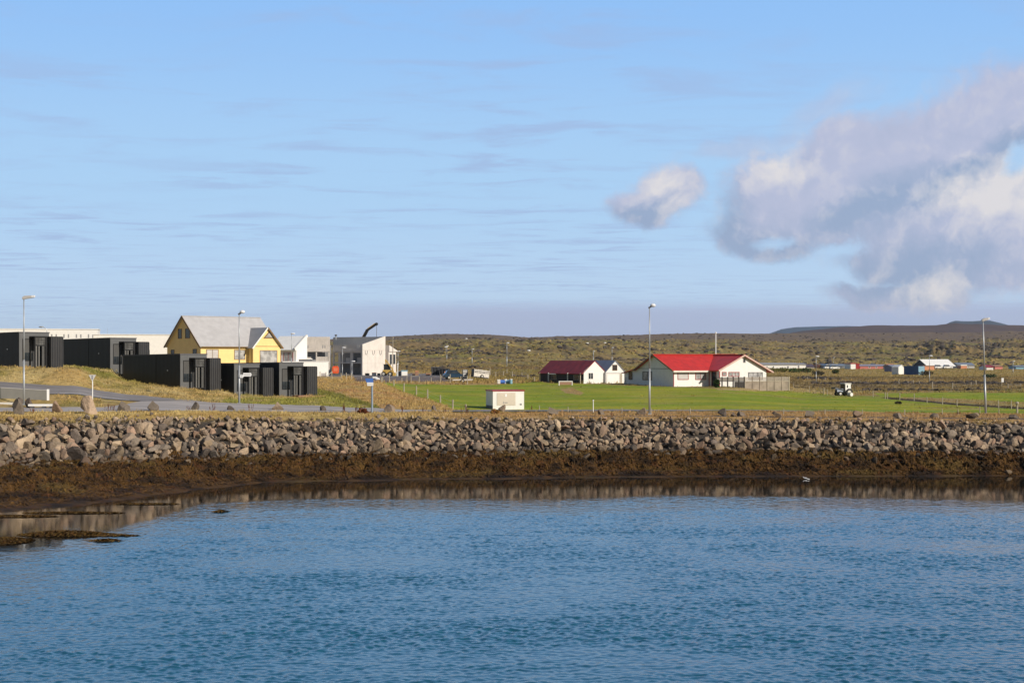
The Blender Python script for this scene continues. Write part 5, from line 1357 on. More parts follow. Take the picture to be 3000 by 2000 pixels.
# ------------------------------------------------------------------ road signs
p = hit(271, 1180, 140); s = F / p.y
H = thing('give_way_sign', 'downward triangle road sign seen from behind on a thin white post', 'road sign', p)
h = (1180 - 1098) / s
m = MB(); m.cyl((0, 0, -.4), (0, 0, h), .045, .045, 8); m.build('post', M['signwhite'], H)
m = MB(); m.extrude([(-.33, -.075, h), (.33, -.075, h), (0, -.075, h - .62)], (0, .02, 0)); sg = m.build('sign_plate', paint('sign_back', (0.6, 0.6, 0.6), 0.4, 0.05), H)
m = MB(); m.box(-.07, .07, -.082, -.075, h - .4, h - .04); m.build('bracket', M['grey'], sg)
p = hit(1090, 1210, 133); s = F / p.y
H = thing('information_sign', 'blue and white sign stack on a blue-grey post at the roadside', 'sign', p)
zz = lambda y: (1210 - y) / s
m = MB(); m.cyl((0, 0, -.3), (0, 0, zz(1103)), .09, .085, 10); m.build('post', paint('blue_grey_post', (0.26, 0.33, 0.42), 0.5, 0.1), H)
m = MB(); m.extrude([((1070 - 1090) / s, -.12, zz(1108)), ((1094 - 1090) / s, -.12, zz(1108)), ((1094 - 1090) / s, -.12, zz(1120)), ((1074 - 1090) / s, -.12, zz(1120))], (0, .03, 0)); m.build('blue_plate', M['signblue'], H)
m = MB(); m.box((1076 - 1090) / s, (1094 - 1090) / s, -.125, -.095, zz(1130), zz(1120)); wp_ = m.build('white_plate', M['signwhite'], H)
m = MB(); m.box((1077 - 1090) / s, (1093 - 1090) / s, -.131, -.125, zz(1125.6), zz(1124.9)); m.build('line', M['grey'], wp_)
m = MB(); m.box((1092 - 1090) / s, (1106 - 1090) / s, -.12, -.09, zz(1107.5), zz(1103)); m.build('street_plate', M['signwhite'], H)
for lb, x0, x1, y0, y1, dz in (('short white street name sign, lower of two on the lamp post', 703, 715, 1098, 1106, -.0), ('long white street name sign, upper of two on the lamp post', 713, 738, 1092, 1102, .0)):
    s = F / pB.y
    H = thing('street_name_sign', lb, 'sign', pB, R(0))
    z1_ = CH + (HZ - y0) * pB.y / F - pB.z; z0_ = CH + (HZ - y1) * pB.y / F - pB.z
    a, b = (x0 - 701) / s, (x1 - 701) / s
    yy = -.16 if a < .2 else -.12
    m = MB(); m.extrude([(a, yy, z0_), (b - .08, yy, z0_), (b, yy, (z0_ + z1_) / 2), (b - .08, yy, z1_), (a, yy, z1_)], (0, .03, 0)); pl_ = m.build('sign_plate', M['signwhite'], H)
    m = MB(); m.box(a + .06, b - .12, yy - .006, yy, (z0_ + z1_) / 2 - .03, (z0_ + z1_) / 2 + .03); m.build('lettering', M['grey'], pl_)
    m = MB(); m.box(-.1, a + .02, yy + .03, yy + .06, (z0_ + z1_) / 2 - .03, (z0_ + z1_) / 2 + .03); m.build('bracket', M['steel'], H)
p = hit(2934, 1131, 250); s = F / p.y
H = thing('notice_board', 'small white square sign on a thin post before the dark bank', 'sign', p)
m = MB(); m.cyl((0, 0, -.3), (.06, 0, 14 / s), .05, .05, 6); m.build('post', M['wood_post'], H)
m = MB(); m.box(-.02, .42, -.08, -.04, 12 / s, 24 / s); m.build('sign_plate', M['signwhite'], H)

# white-railed slab and kerbs by the first lamp
p0 = hit(-40, 1166, 138); p1 = hit(144, 1172, 138); s = F / p1.y
v = (p1 - p0); ln = v.length; ang = math.atan2(v.y, v.x)
H = thing('concrete_barrier', 'grey concrete wall with a white top edge beside the side road', 'wall', p0, ang)
m = MB(); m.extrude([(0, -.12, -.3), (ln - .2, -.12, -.3 + v.z), (ln - .2, -.12, .86 + v.z), (0, -.12, 1.0)], (0, .24, 0)); m.build('panel', paint('grey_green_slab', (0.19, 0.188, 0.175), 0.8, 0.06, 1.2), H)
m = MB(); m.bar((0, 0, 1.02), (ln - .1, 0, .88 + v.z), .26, .03); m.build('rail', M['rim'], H)
m = MB(); m.box(ln - .2, ln, -.16, .16, -.3 + v.z, .98 + v.z); m.build('post', M['signwhite'], H)
q = hit(136, 1197, 132)
H = thing('kerb_slab', 'white painted kerb slab on dark supports in front of the grey wall', 'kerb', q, R(4))
m = MB(); m.box(-1.5, .7, -.2, .2, .22, .4); m.build('slab', M['white'], H)
for x in (-1.2, -.2, .45):
    m = MB(); m.box(x - .16, x + .16, -.15, .15, -.2, .22); m.build('support', M['greydark'], H)
q = hit(8, 1183, 136)
H = thing('kerb_slab', 'thin white kerb edge running out of the picture before the grey wall', 'kerb', q, R(-7))
m = MB(); m.box(-1.5, 1.2, -.12, .12, -.1, .14); m.build('slab', M['white'], H)

# ------------------------------------------------------------------ fences: posts and wires
def fence(label, posts, w=.12, wires=(.4, .8), dmin=137, mt='wood_post', name='post_fence'):
    P = [(hit(a, b, dmin), b, c) for a, b, c in posts]
    H = thing(name, label, 'fence', P[0][0])
    o = P[0][0]; tops = []
    for q, yb, yt in P:
        h = max(.5, (yb - yt) * q.y / F); r = q - o
        lean = random.gauss(0, .03)
        m = MB(); m.cyl((r.x, r.y, r.z - .3), (r.x + lean * h, r.y, r.z + h), w / 2 * 1.05, w / 2 * .9, 6); m.build('post', M[mt], H)
        tops.append((r, h))
    m = MB()
    for (a, ha), (b, hb) in zip(tops[:-1], tops[1:]):
        for k in wires: m.bar(a + Vector((0, 0, ha * k)), b + Vector((0, 0, hb * k)), .008)
    m.build('wire', M['steel'], H)
    return H
fence('line of pale posts running down between the straw slope and the meadow', [(1154, 1130, 1112), (1183, 1147, 1122), (1220, 1155, 1130), (1253, 1167, 1140), (1290, 1180, 1157), (1326, 1198, 1170), (1365, 1206, 1187)], .16, dmin=150)
fence('row of pale posts along the track before the construction yard', [(925, 1104, 1091), (938, 1105, 1088), (955, 1106, 1090), (972, 1108, 1091), (1000, 1112, 1092), (1015, 1113, 1091), (1030, 1113, 1093), (1058, 1114, 1103), (1117, 1120, 1104), (1121, 1120, 1103), (1141, 1121, 1100), (1177, 1120, 1106), (1191, 1120, 1103), (1204, 1121, 1100), (1227, 1121, 1102), (1263, 1118, 1106), (1291, 1120, 1096), (1319, 1120, 1096), (1350, 1121, 1102), (1369, 1126, 1101), (1377, 1114, 1096)], .14, dmin=200)
fence('old paddock posts on the rough ground between the trailer and the barn', [(1436, 1101, 1078), (1452, 1106, 1089), (1475, 1101, 1087), (1485, 1094, 1081), (1501, 1104, 1088), (1529, 1103, 1090), (1546, 1112, 1096), (1566, 1116, 1104)], .16, dmin=222)
fence('thin white fence posts in front of the farmhouse gable', [(1709, 1124, 1112), (1833, 1124, 1104), (1871, 1124, 1107), (1909, 1128, 1106), (1952, 1129, 1105), (1996, 1131, 1113)], .09, dmin=180)
fence('row of short pale stakes along the meadow edge by the shore road', [(1580, 1202, 1194), (1664, 1207, 1198), (1822, 1210, 1202), (1908, 1212, 1200), (2022, 1212, 1201), (2295, 1213, 1200), (2417, 1214, 1202), (2527, 1214, 1202), (2651, 1215, 1198), (2761, 1215, 1197), (2807, 1214, 1201), (2871, 1212, 1190), (2926, 1214, 1202)], .085, wires=(.7,), dmin=138)
fence('fence posts crossing the meadow beside the ditch east of the tractor', [(2558, 1163, 1143), (2594, 1168, 1148), (2600, 1168, 1150), (2636, 1172, 1150), (2678, 1174, 1152), (2716, 1180, 1163), (2761, 1185, 1163), (2804, 1190, 1170), (2926, 1196, 1172), (2963, 1198, 1172)], .10, dmin=160)
fence('distant posts along the brown bank below the village', [(2633, 1126, 1110), (2660, 1125, 1117), (2676, 1122, 1113), (2693, 1124, 1116), (2732, 1139, 1117), (2790, 1139, 1121), (2845, 1128, 1119), (2860, 1127, 1113), (2953, 1137, 1124), (2990, 1130, 1124)], .16, dmin=235)
fence('few thin posts between the terrace fence and the tractor', [(2325, 1138, 1124), (2372, 1148, 1130), (2414, 1156, 1136), (2424, 1157, 1140)], .09, dmin=190)
fence('far posts at the foot of the white-headed lamp', [(2365, 1112, 1104), (2398, 1113, 1105), (2417, 1113, 1106)], .16, dmin=270)

# ------------------------------------------------------------------ vehicles and machines
def wheel(H, x, y, r, w, name='wheel'):
    m = MB(); m.cyl((x, y - w / 2, r), (x, y + w / 2, r), r, r, 16); t_ = m.build(name, M['tyre'], H, False)
    m = MB(); m.cyl((x, y - w / 2 - .012, r), (x, y + w / 2 + .012, r), r * .55, r * .55, 12); m.build('rim', M['rim'], t_)
    return t_
p = hit(2473, 1159, 190); d = p.y; S_ = 37 * d / F / 2.35
H = thing('tractor', 'small old tractor with white cab roof standing on the meadow', 'tractor', p, R(22))
H.scale = (S_, S_, S_)
m = MB(); m.extrude([(-1.75, -.36, .75), (-.3, -.42, .75), (-.3, -.42, 1.35), (-1.6, -.36, 1.25), (-1.75, -.36, 1.1)], (0, .76, 0)); m.build('bonnet', paint('tractor_grey_blue', (0.35, 0.40, 0.50), 0.4, 0.1), H)
m = MB(); m.box(-1.78, -1.7, -.3, .34, .75, 1.1); m.build('grille', M['black'], H)
m = MB(); m.box(-1.5, .9, -.25, .25, .45, .8); m.build('chassis', M['greydark'], H)
m = MB()
for x, y in ((-.32, -.75), (-.32, .68), (.95, -.75), (.95, .68)): m.box(x, x + .07, y, y + .07, .9, 2.22)
m.box(-.3, 1.0, -.72, .72, .75, 1.05); m.build('cab', M['greydark'], H)
m = MB(); m.box(-.30, -.27, -.68, .68, 1.05, 2.2); m.box(-.25, .95, .70, .72, 1.05, 2.2); m.build('windscreen', M['glass'], H)
m = MB(); m.box(-.2, .98, -.745, -.72, 1.05, 2.2); m.box(.99, 1.03, -.72, .72, 1.05, 2.2); m.build('side_panel', M['white'], H)
m = MB(); m.box(.1, .35, -.755, -.745, 1.5, 2.0); m.build('side_window', M['glass'], H)
m = MB(); m.box(-.42, 1.1, -.82, .82, 2.22, 2.34); m.build('cab_roof', M['white'], H, bevel=.03)
for y in (-.75, .75): wheel(H, .55, y, .68, .38, 'rear_wheel')
for y in (-.6, .6): wheel(H, -1.25, y, .42, .26, 'front_wheel')
m = MB(); m.bar((.2, -.55, 1.0), (-2.0, -.55, 1.45), .1); m.bar((.2, .55, 1.0), (-2.0, .55, 1.45), .1); m.box(-2.4, -1.9, -.7, .7, 1.3, 1.6); m.build('loader', M['greydark'], H)
m = MB(); m.box(1.0, 1.9, -.5, .5, .3, .45); m.build('rear_hitch', M['deck'], H)
m = MB(); m.cyl((-.9, .1, 1.2), (-.9, .1, 1.95), .04, .04, 6); m.build('exhaust', M['greydark'], H)
q = hit(2491, 1161, 190)
Hd = thing('white_drum', 'round white drum lying on the grass at the back of the tractor', 'drum', q, R(25))
m = MB(); m.cyl((0, -.3, .26), (0, .3, .26), .27, .27, 14); m.build('drum', M['rim'], Hd)
m = MB(); m.cyl((0, -.32, .26), (0, -.29, .26), .2, .2, 12); m.build('lid', M['white'], Hd)

def car(label, px, py, d, ln, col, th, sc=1.0, group='parked cars'):
    p = on(px, d) if d else hit(px, py)
    H = thing('parked_car', label, 'car', p, th, group); H.scale = (sc, sc, sc)
    L2 = ln / 2
    m = MB(); m.extrude([(-L2, -.85, .3), (L2, -.85, .3), (L2, -.85, .8), (L2 * .45, -.85, .92), (-L2 * .9, -.85, .95), (-L2, -.85, .8)], (0, 1.7, 0)); m.build('body', col, H, bevel=.06)
    m = MB(); m.extrude([(-L2 * .88, -.74, .93), (L2 * .42, -.74, .92), (L2 * .12, -.66, 1.5), (-L2 * .7, -.66, 1.5)], (0, 1.4, 0)); m.build('cabin', M['glass'], H, bevel=.04)
    m = MB(); m.box(-L2 * .72, L2 * .14, -.7, .7, 1.49, 1.55); m.build('roof', col, H, bevel=.03)
    for x in (-L2 * .6, L2 * .62):
        for y in (-.8, .8): wheel(H, x, y, .32, .2)
    for y in (-.6, .6):
        m = MB(); m.box(L2 - .02, L2 + .03, y - .16, y + .16, .62, .78); m.build('headlight', M['lampglass'], H)
    return H
car('dark blue car parked in front of the livestock trailer', 1333, 1114, 268, 4.0, M['carblue'], R(14), 1.0)
q = hit(1352, 1121, 222)
H = thing('boat_trailer', 'low pale trailer in the grass before the dark blue car', 'trailer', q, R(8))
m = MB(); m.extrude([(-1.4, -.5, .3), (1.5, -.5, .3), (1.7, -.5, .55), (-1.4, -.5, .5)], (0, 1.0, 0)); m.build('bed', M['concrete'], H, bevel=.05)
for y in (-.55, .55): wheel(H, .1, y, .28, .16)
m = MB(); m.bar((-1.4, 0, .35), (-2.2, 0, .3), .08); m.build('drawbar', M['greydark'], H)
for lb, px, py, d, c in [('white van parked beside the grey shed of the village', 2427, 1078, 590, 'white'), ('white car parked in front of the grey terrace of the village', 2444, 1078, 580, 'white'), ('white car below the red row house', 2561, 1081, 700, 'white'), ('white car west of the pair before the warehouse hall', 2750, 1081, 596, 'white'), ('white car east of the pair before the warehouse hall', 2776, 1080, 596, 'white')]:
    car(lb, px, py, d, 3.6, M[c], R(10), 1.0)
# livestock trailer
p = on(1388, 262); p.z = CH - (1106 - HZ) * 262 / F
H = thing('livestock_trailer', 'pale slatted livestock trailer tilted in the long grass', 'trailer', p, R(24))
s = F / 262
m = MB()
m.box(0, 3.4, -.03, .03, .22, .98)
for k in range(2): m.box(0, 3.4, -.03, .03, 1.14 + .3 * k, 1.3 + .3 * k)
m.box(0, 3.4, 1.5, 1.56, .2, 1.7); m.build('side_boards', M['offwhite'], H)
m = MB()
for x in (0, .85, 1.7, 2.55, 3.36): m.box(x - .03, x + .05, -.07, -.03, .1, 1.75)
m.build('upright', M['concrete_pale'], H)
m = MB(); m.box(-.03, .03, 0, 1.5, .2, 1.7); m.build('rear_door', M['greydark'], H)
m = MB(); m.box(-.03, 3.4, -.05, 1.56, .05, .22); m.build('floor', M['greydark'], H)
m = MB(); m.box(.1, 3.3, .7, .8, .22, 1.55); m.build('partition', M['greydark'], H)
for y in (-.1, 1.6): wheel(H, 1.8, y, .35, .2)
H.rotation_euler = (0, R(6), R(24)); H.location.z += .1; H.scale = (.8, .8, .8)
p = on(1362, 264)
H = thing('slatted_crate', 'upright dark crate with white slats beside the livestock trailer', 'crate', p, R(12))
m = MB(); m.box(-.35, .45, -.3, .4, 0, 1.7); m.build('body', M['greydark'], H)
for k in range(5):
    m = MB(); m.box(-.38, .3, -.34, -.3, .35 + .28 * k, .47 + .28 * k); m.build('slat', M['white'], H)
# skips and containers in the yard
def skip(label, px, py, d, w, h, th, mt='black', lid=False):
    p = on(px, d); p.z = max(p.z, CH - (py - HZ) * d / F)
    H = thing('waste_skip', label, 'skip', p, th, 'dark skips at the edge of the yard')
    m = MB(); m.extrude([(-w / 2 * .8, -.8, 0), (w / 2 * .8, -.8, 0), (w / 2, -.8, h), (-w / 2, -.8, h)], (0, 1.6, 0)); m.build('body', M[mt], H)
    m = MB()
    for x in np.linspace(-w / 2 * .8, w / 2 * .8, 4): m.bar((x, -.84, 0.02), (x * 1.2, -.84, h - .05), .08)
    m.build('rib', M['greydark'], H)
    m = MB(); m.box(-w / 2 - .05, w / 2 + .05, -.88, -.78, h - .1, h + .03); m.build('rim', M['greydark'], H)
    return H
skip('black skip, taller and first of the dark pair in the yard', 1277, 1099, 318, 1.9, 1.7, R(10))
skip('black skip with a pale panel, second of the dark pair', 1302, 1100, 316, 2.0, 1.45, R(-8))
q = on(1305, 314)
H = thing('board', 'upright pale board leaning on the second black skip', 'board', Vector((q.x, q.y, q.z)), R(5))
m = MB(); m.extrude([(-.2, -.3, 0), (.25, -.3, 0), (.25, .1, .95), (-.2, .1, .95)], (0, .04, 0)); m.build('board', M['salmon'], H)
q = on(983, 322)
H = thing('concrete_hopper', 'bright orange-red cement hopper box before the dark balconies', 'hopper', q + Vector((0, 0, .0)), R(6))
m = MB(); m.extrude([(-.55, -.5, .45), (.55, -.5, .45), (.68, -.5, .75), (.68, -.5, 1.75), (-.68, -.5, 1.75), (-.68, -.5, .75)], (0, 1.0, 0)); m.build('body', M['orange'], H, bevel=.04)
m = MB(); m.box(-.5, .5, -.4, .4, 1.75, 1.95); m.build('lid', M['orange'], H)
m = MB(); m.box(-.42, .42, -.54, -.5, .9, 1.6); m.build('panel', paint('pale_orange_panel', (0.75, 0.2, 0.1), 0.5), H)
for x in (-.5, .42):
    m = MB(); m.box(x, x + .08, -.4, .4, 0, .5); m.build('leg', M['greydark'], H)
q = on(962, 300)
H = thing('ramp_board', 'pale plank leaning up to the low white outbuilding', 'plank', q, R(0))
m = MB(); m.bar((-.6, 0, 0), (.75, 0, .95), .3, .1); m.build('plank', M['concrete_pale'], H)
m = MB(); m.bar((.6, 0, 0), (.6, 0, .8), .08); m.build('prop', M['wood_post'], H)
q = on(930, 299)
H = thing('pallet_stack', 'purple-grey pallet stack against the low white outbuilding', 'pallets', on(948, 298.5), R(3))
m = MB()
for k in range(3): m.box(-.45, .45, -.3, .3, .02 + .2 * k, .16 + .2 * k)
m.build('pallet', paint('lilac_grey_wood', (0.34, 0.29, 0.29), 0.8), H)
# yellow loader
q = on(1136, 316)
H = thing('yellow_loader', 'yellow wheel loader with raised arm beside the concrete end wall', 'loader', q, R(-6))
m = MB(); m.extrude([(-.95, -.6, .45), (.75, -.6, .45), (.85, -.6, 1.25), (-.95, -.6, 1.25)], (0, 1.2, 0)); m.build('body', M['machine'], H, bevel=.06)
m = MB()
for x, y in ((-.75, -.5), (.45, -.5), (-.75, .45), (.45, .45)): m.box(x, x + .07, y, y + .07, 1.25, 2.3)
m.box(-.82, .58, -.56, .56, 2.3, 2.4); m.build('cab_frame', M['greydark'], H)
m = MB(); m.box(-.68, .45, -.48, .48, 1.25, 2.3); m.build('cab_glass', M['glass'], H)
for x in (-.72, .62):
    for y in (-.7, .7): wheel(H, x, y, .46, .3)
m = MB(); m.bar((-.35, -.62, 3.3), (.95, -.62, 1.6), .2, .24); m.bar((.95, -.62, 1.6), (1.4, -.62, .35), .26, .3); m.bar((-.35, -.62, 3.3), (-.3, -.62, 2.4), .16); m.build('arm', M['machine'], H)
m = MB(); m.extrude([(1.15, -.9, .05), (1.65, -.9, .05), (1.7, -.9, .6), (1.2, -.9, .75)], (0, 1.5, 0)); m.build('bucket', M['machine'], H)
# stones, crates and other goods along the yard
def goods(name, label, cat, px, d, w, h, dp, mt, th=0, lidmt=None, pal=True, zoff=0):
    q = on(px, d); H = thing(name, label, cat, q + Vector((0, 0, zoff)), th)
    b = .1 if pal else 0
    if pal:
        m = MB(); m.box(-w / 2, w / 2, -dp / 2, dp / 2, -.1, .1); m.build('pallet', M['wood_post'], H)
    m = MB(); m.box(-w / 2 * .95, w / 2 * .95, -dp / 2 * .95, dp / 2 * .95, b, h * .82); m.build('load', M[mt], H, bevel=.04)
    m = MB(); m.box(-w / 2, w / 2, -dp / 2, dp / 2, h * .82, h); m.build('cover', M[lidmt or mt], H, bevel=.02)
    return H
goods('brick_pallet', 'pinkish pallet of blocks against the concrete end wall', 'pallet', 1096, 318, .95, .72, .8, 'concrete_pale', R(5), 'salmon')
goods('timber_pile', 'dark timber pile west of the pinkish block pallet', 'timber', 1076, 319, .85, .55, .8, 'wood_dark', R(-5), 'wood_post')
goods('block_pallet', 'brown block pallet between the pinkish one and the loader', 'pallet', 1110, 318, .7, .6, .8, 'wood_post', R(3), 'deck')
goods('white_tank', 'white plastic tank behind the short white post in the yard', 'tank', 1184, 322, 1.3, 1.15, 1.0, 'white', R(12), 'bluepale')
goods('machine_crate', 'dark machine crate before the white plastic tank', 'crate', 1172, 323, .8, 1.0, .8, 'greydark', R(-9), 'grey')
goods('blue_bin', 'pale blue bin at the foot of the short white post', 'bin', 1159, 318, .55, .8, .5, 'bluepale', R(2), 'white', False)
goods('salmon_crate', 'salmon crate with a white top standing alone in the yard', 'crate', 1221, 320, .75, 1.0, .7, 'deck', R(4), 'salmon')
goods('dark_crate', 'dark brown crate touching the salmon crate', 'crate', 1212, 322, .6, .5, .7, 'wood_dark', R(4), 'deck')
goods('plank_stack', 'stack of orange-brown planks short of the black skips', 'planks', 1255, 321, 1.1, .42, .8, 'deck', R(2), 'salmon')
goods('white_barrel_crate', 'cream white tub in front of the long grass, by blue barrels', 'tub', 1461, 222, .45, .62, .4, 'offwhite', R(5), 'white', False)
q = hit(1192, 1098, 280)
H = thing('post_with_box', 'dark post with a box on top at the back of the yard', 'post', q)
m = MB(); m.cyl((0, 0, 0), (0, 0, 1.9), .09, .09, 6); m.build('post', M['wood_dark'], H)
m = MB(); m.box(-.2, .2, -.2, .2, 1.6, 2.0); m.build('box', M['wood_dark'], H)
q = hit(1105, 1112, 230)
H = thing('white_stone', 'small white painted stone beside the track posts', 'stone', q)
m = MB(); m.ball((0, 0, .1), .45, .3, .22, 8, 5); m.build('stone', M['signwhite'], H, True)
for lb, px, w in (('blue barrel lying nearest to the cream tub', 1472, .5), ('blue barrel lying next to the pale-lidded one', 1489, .42)):
    q = hit(px, 1124, 200)
    H = thing('barrel', lb, 'barrel', q, R(8), 'barrels at the back of the meadow')
    m = MB(); m.cyl((-w * .8, 0, .28), (w * .8, 0, .28), .28, .28, 12); m.build('drum', M['signblue'] if px < 1480 else M['bluepale'], H)
    m = MB(); m.cyl((-w * .3, 0, .28), (-w * .22, 0, .28), .295, .295, 12); m.cyl((w * .25, 0, .28), (w * .33, 0, .28), .295, .295, 12); m.build('hoop', M['signblue'], H)
for lb, px, mt in (('upright white barrel behind the blue ones', 1481, 'signwhite'), ('upright grey-blue barrel, easternmost of the barrels', 1497, 'bluepale')):
    q = hit(px, 1124, 200)
    H = thing('barrel', lb, 'barrel', q, 0, 'barrels at the back of the meadow')
    m = MB(); m.cyl((0, .1, 0), (0, .1, .6), .21, .21, 12); m.build('drum', M[mt], H)
    m = MB(); m.cyl((0, .1, .6), (0, .1, .66), .22, .2, 12); m.build('lid', M['signwhite'], H)
# lorry crane behind the concrete block
cd = 352; s = F / cd
tip = at(1103, 949, cd); el = at(1077, 966, cd); ft = at(1058, 994, cd); zg = float(ground_z(1050, cd))
H = thing('crane_lorry', 'lorry crane with folded dark and yellow boom above the concrete roof', 'crane', (ft.x, cd, zg))
l = lambda v: Vector((v.x - ft.x, v.y - cd, v.z - zg))
m = MB(); m.bar((-.4, 0, 1.2), l(ft) + Vector((-.4, 0, -1.5)), .6); m.build('column', M['machine'], H)
m = MB(); m.bar(l(ft) + Vector((-.5, 0, -1.6)), l(el), .62, .6); m.build('lower_boom', M['black'], H)
m = MB(); m.bar(l(ft) + Vector((-.85, -.05, -1.5)), l(el) + Vector((-.3, -.05, .1)), .3, .12); m.build('boom_cover', M['machine'], H)
m = MB(); m.bar(l(el) + Vector((-.1, 0, -.1)), l(tip), .6, .5); m.build('upper_boom', M['black'], H)
m = MB(); m.bar(l(el) + Vector((-.1, -.05, .25)), l(tip) + Vector((-.3, -.05, .2)), .3, .1); m.build('jib_cover', M['machine'], H)
m = MB(); m.ball(l(tip), .38, .3, .34, 8, 5); m.build('boom_head', M['black'], H)
m = MB(); m.cyl(l(tip) + Vector((.05, 0, 0)), l(at(1103, 992, cd)), .05, .05, 5); m.build('cable', M['greydark'], H)
m = MB(); m.box(-2.5, 5, -1.2, 1.2, .5, 1.3); m.build('chassis', M['greydark'], H)
m = MB(); m.box(3.2, 5.2, -1.2, 1.2, 1.3, 3.0); m.build('cab', M['machine'], H)
for x in (-1.8, -.6, 4): 
    for y in (-1.1, 1.1): wheel(H, x, y, .5, .35)
# small roof light on the concrete block
q = at(984, 984, 341)
H = thing('roof_hood', 'little dark roof hood on the ridge of the concrete block', 'vent', q)
m = MB(); m.cyl((0, 0, -.8), (0, 0, .1), .12, .12, 8); m.build('pipe', M['steel'], H)
m = MB(); m.ball((0, 0, .15), .3, .3, .2, 8, 5); m.build('hood', M['greydark'], H, True)

# ------------------------------------------------------------------ shrubs
def shrub(label, px, d, w, h, dp, c, n=260, name='shrub', group=None):
    q = on(px, d); H = thing(name, label, 'shrub', q, 0, group)
    r = np.random.default_rng(int(px))
    k = r.normal(size=(n, 3)); k /= np.linalg.norm(k, axis=1)[:, None]; k *= (r.random((n, 1)) ** .35)
    lob = 1 + .3 * fbm(k[:, 0] * 2 + px, k[:, 1] * 2, 2)
    c0 = np.stack([k[:, 0] * w / 2 * lob, k[:, 1] * dp / 2, h * (.5 + .5 * k[:, 2] * lob)], -1)
    a = r.normal(size=(n, 3)); b = r.normal(size=(n, 3)); a /= np.linalg.norm(a, axis=1)[:, None]; b /= np.linalg.norm(b, axis=1)[:, None]
    e = r.uniform(.10, .22, (n, 1)) * h ** .4
    Vv = np.stack([c0 - a * e, c0 + b * e, c0 + a * e, c0 - b * e], 1).reshape(-1, 3)
    col = np.repeat(np.array(c) * r.uniform(.6, 1.5, (n, 1)), 4, 0)
    mesh_np('foliage', Vv, np.arange(4 * n).reshape(-1, 4), M['leaf'], col, H)
    m = MB()
    for i in range(4): m.cyl((0.1 * i - .15, 0, -.2), (c0[i, 0] * .6, c0[i, 1] * .6, h * .7), .04, .02, 5)
    m.build('stem', M['wood_dark'], H)
M['leaf'] = tinted('shrub_leaves', 0.8, 3.0, 0.2, 0.0)
for i, (lb, px, d, w, h, c) in enumerate([
    ('olive hedge shrub below the west end of the long white building', 2258, 500, 5, 1.3, (.10, .095, .02)),
    ('olive hedge shrub under the middle of the long white building', 2292, 505, 5, 1.5, (.09, .10, .02)),
    ('deep green hedge shrub under the east end of the long white building', 2328, 498, 4.5, 1.5, (.035, .075, .02)),
    ('dark green shrub just east of the long white building', 2362, 500, 4.5, 1.5, (.035, .06, .02)),
    ('greyish shrub mass behind the white-headed lamp', 2396, 440, 3.6, 1.5, (.07, .065, .045)),
    ('dark round bush on the straw slope below the village', 2448, 480, 2.4, 1.4, (.03, .05, .015)),
    ('blue-green bush on the straw slope near the easternmost lamp', 2900, 400, 3.6, 1.0, (.035, .065, .03)),
    ('low dark bush beside the shipping container', 2712, 452, 4.5, 1.3, (.045, .04, .025)),
    ('small dark bush growing at the farmhouse door', 2100, 206.5, .7, 1.05, (.03, .06, .015)),
    ('bare dark bush at the bend of the meadow ditch', 2632, 178, .8, .3, (.03, .03, .012))]):
    shrub(lb, px, d, w, h, w * .6, c, 320 if w > 2 else 160)
shrub('brown withered shrub before the white kiosk', 1450, hit(1450, 1212).y, .75, .42, .5, (.20, .10, .025), 160)
shrub('ochre leafy shrub at the top of the wall near the signpost', 1062, hit(1062, 1213).y, .9, .5, .5, (.17, .06, .03), 160)

# ------------------------------------------------------------------ eider ducks by the shore
M['duckblack'] = paint('black_feathers', (0.02, 0.02, 0.02), 0.7)
def duck(lb, px, py, s_, th):
    x, d = wpt(px, py)
    H = thing('duck', lb, 'duck', (x, d, 0), th)
    m = MB()
    prof = [(-.30, .05, .10), (-.22, .09, .09), (-.08, .14, .10), (.08, .14, .10), (.18, .09, .13), (.23, .06, .20), (.26, .06, .26), (.30, .055, .29), (.35, .035, .275), (.42, .015, .255)]
    n = 10; v = []
    for a, r, z in prof:
        for i in range(n):
            t = 2 * math.pi * i / n; v.append((a * s_, r * math.cos(t) * s_, (z + r * .75 * math.sin(t)) * s_))
    f = [(j * n + i, j * n + (i + 1) % n, (j + 1) * n + (i + 1) % n, (j + 1) * n + i) for j in range(len(prof) - 1) for i in range(n)]
    f += [tuple(range(n))[::-1], tuple(range((len(prof) - 1) * n, len(prof) * n))]
    m.add(v, f); b = m.build('body', [M['signwhite'], M['duckblack']], H, True)
    idx_ = []
    for p_ in b.data.polygons:
        c_ = p_.center; idx_.append(1 if (c_.z < .09 * s_ or c_.x < -.2 * s_ or (c_.x > .25 * s_ and c_.z > .29 * s_)) else 0)
    b.data.polygons.foreach_set('material_index', idx_)
duck('black and white duck swimming close to the seaweed', 2360, 1403, .6, R(150))
duck('smaller second duck just behind the first one', 2368, 1405, .45, R(160))

# ------------------------------------------------------------------ camera, light, sky, air
cam = bpy.data.cameras.new('camera'); co = bpy.data.objects.new('camera', cam); COL.objects.link(co)
co.location = (0, 0, CH); co.rotation_euler = (R(90), 0, 0)
cam.sensor_width = 36; cam.lens = 36 * F / 3000; cam.shift_y = (HZ - 1000) / 3000
cam.clip_start = .5; cam.clip_end = 60000
S.camera = co
SAZ, SEL = R(128), R(29)                            # compass bearing from straight ahead, clockwise; elevation
sd = bpy.data.lights.new('sun', 'SUN'); so = bpy.data.objects.new('sun', sd); COL.objects.link(so)
sd.energy = 5.0; sd.angle = R(.53); sd.color = (1.0, .90, .76)
dirv = Vector((math.sin(SAZ) * math.cos(SEL), math.cos(SAZ) * math.cos(SEL), math.sin(SEL)))
so.rotation_euler = dirv.to_track_quat('Z', 'Y').to_euler()
so.location = (60, -40, 60)

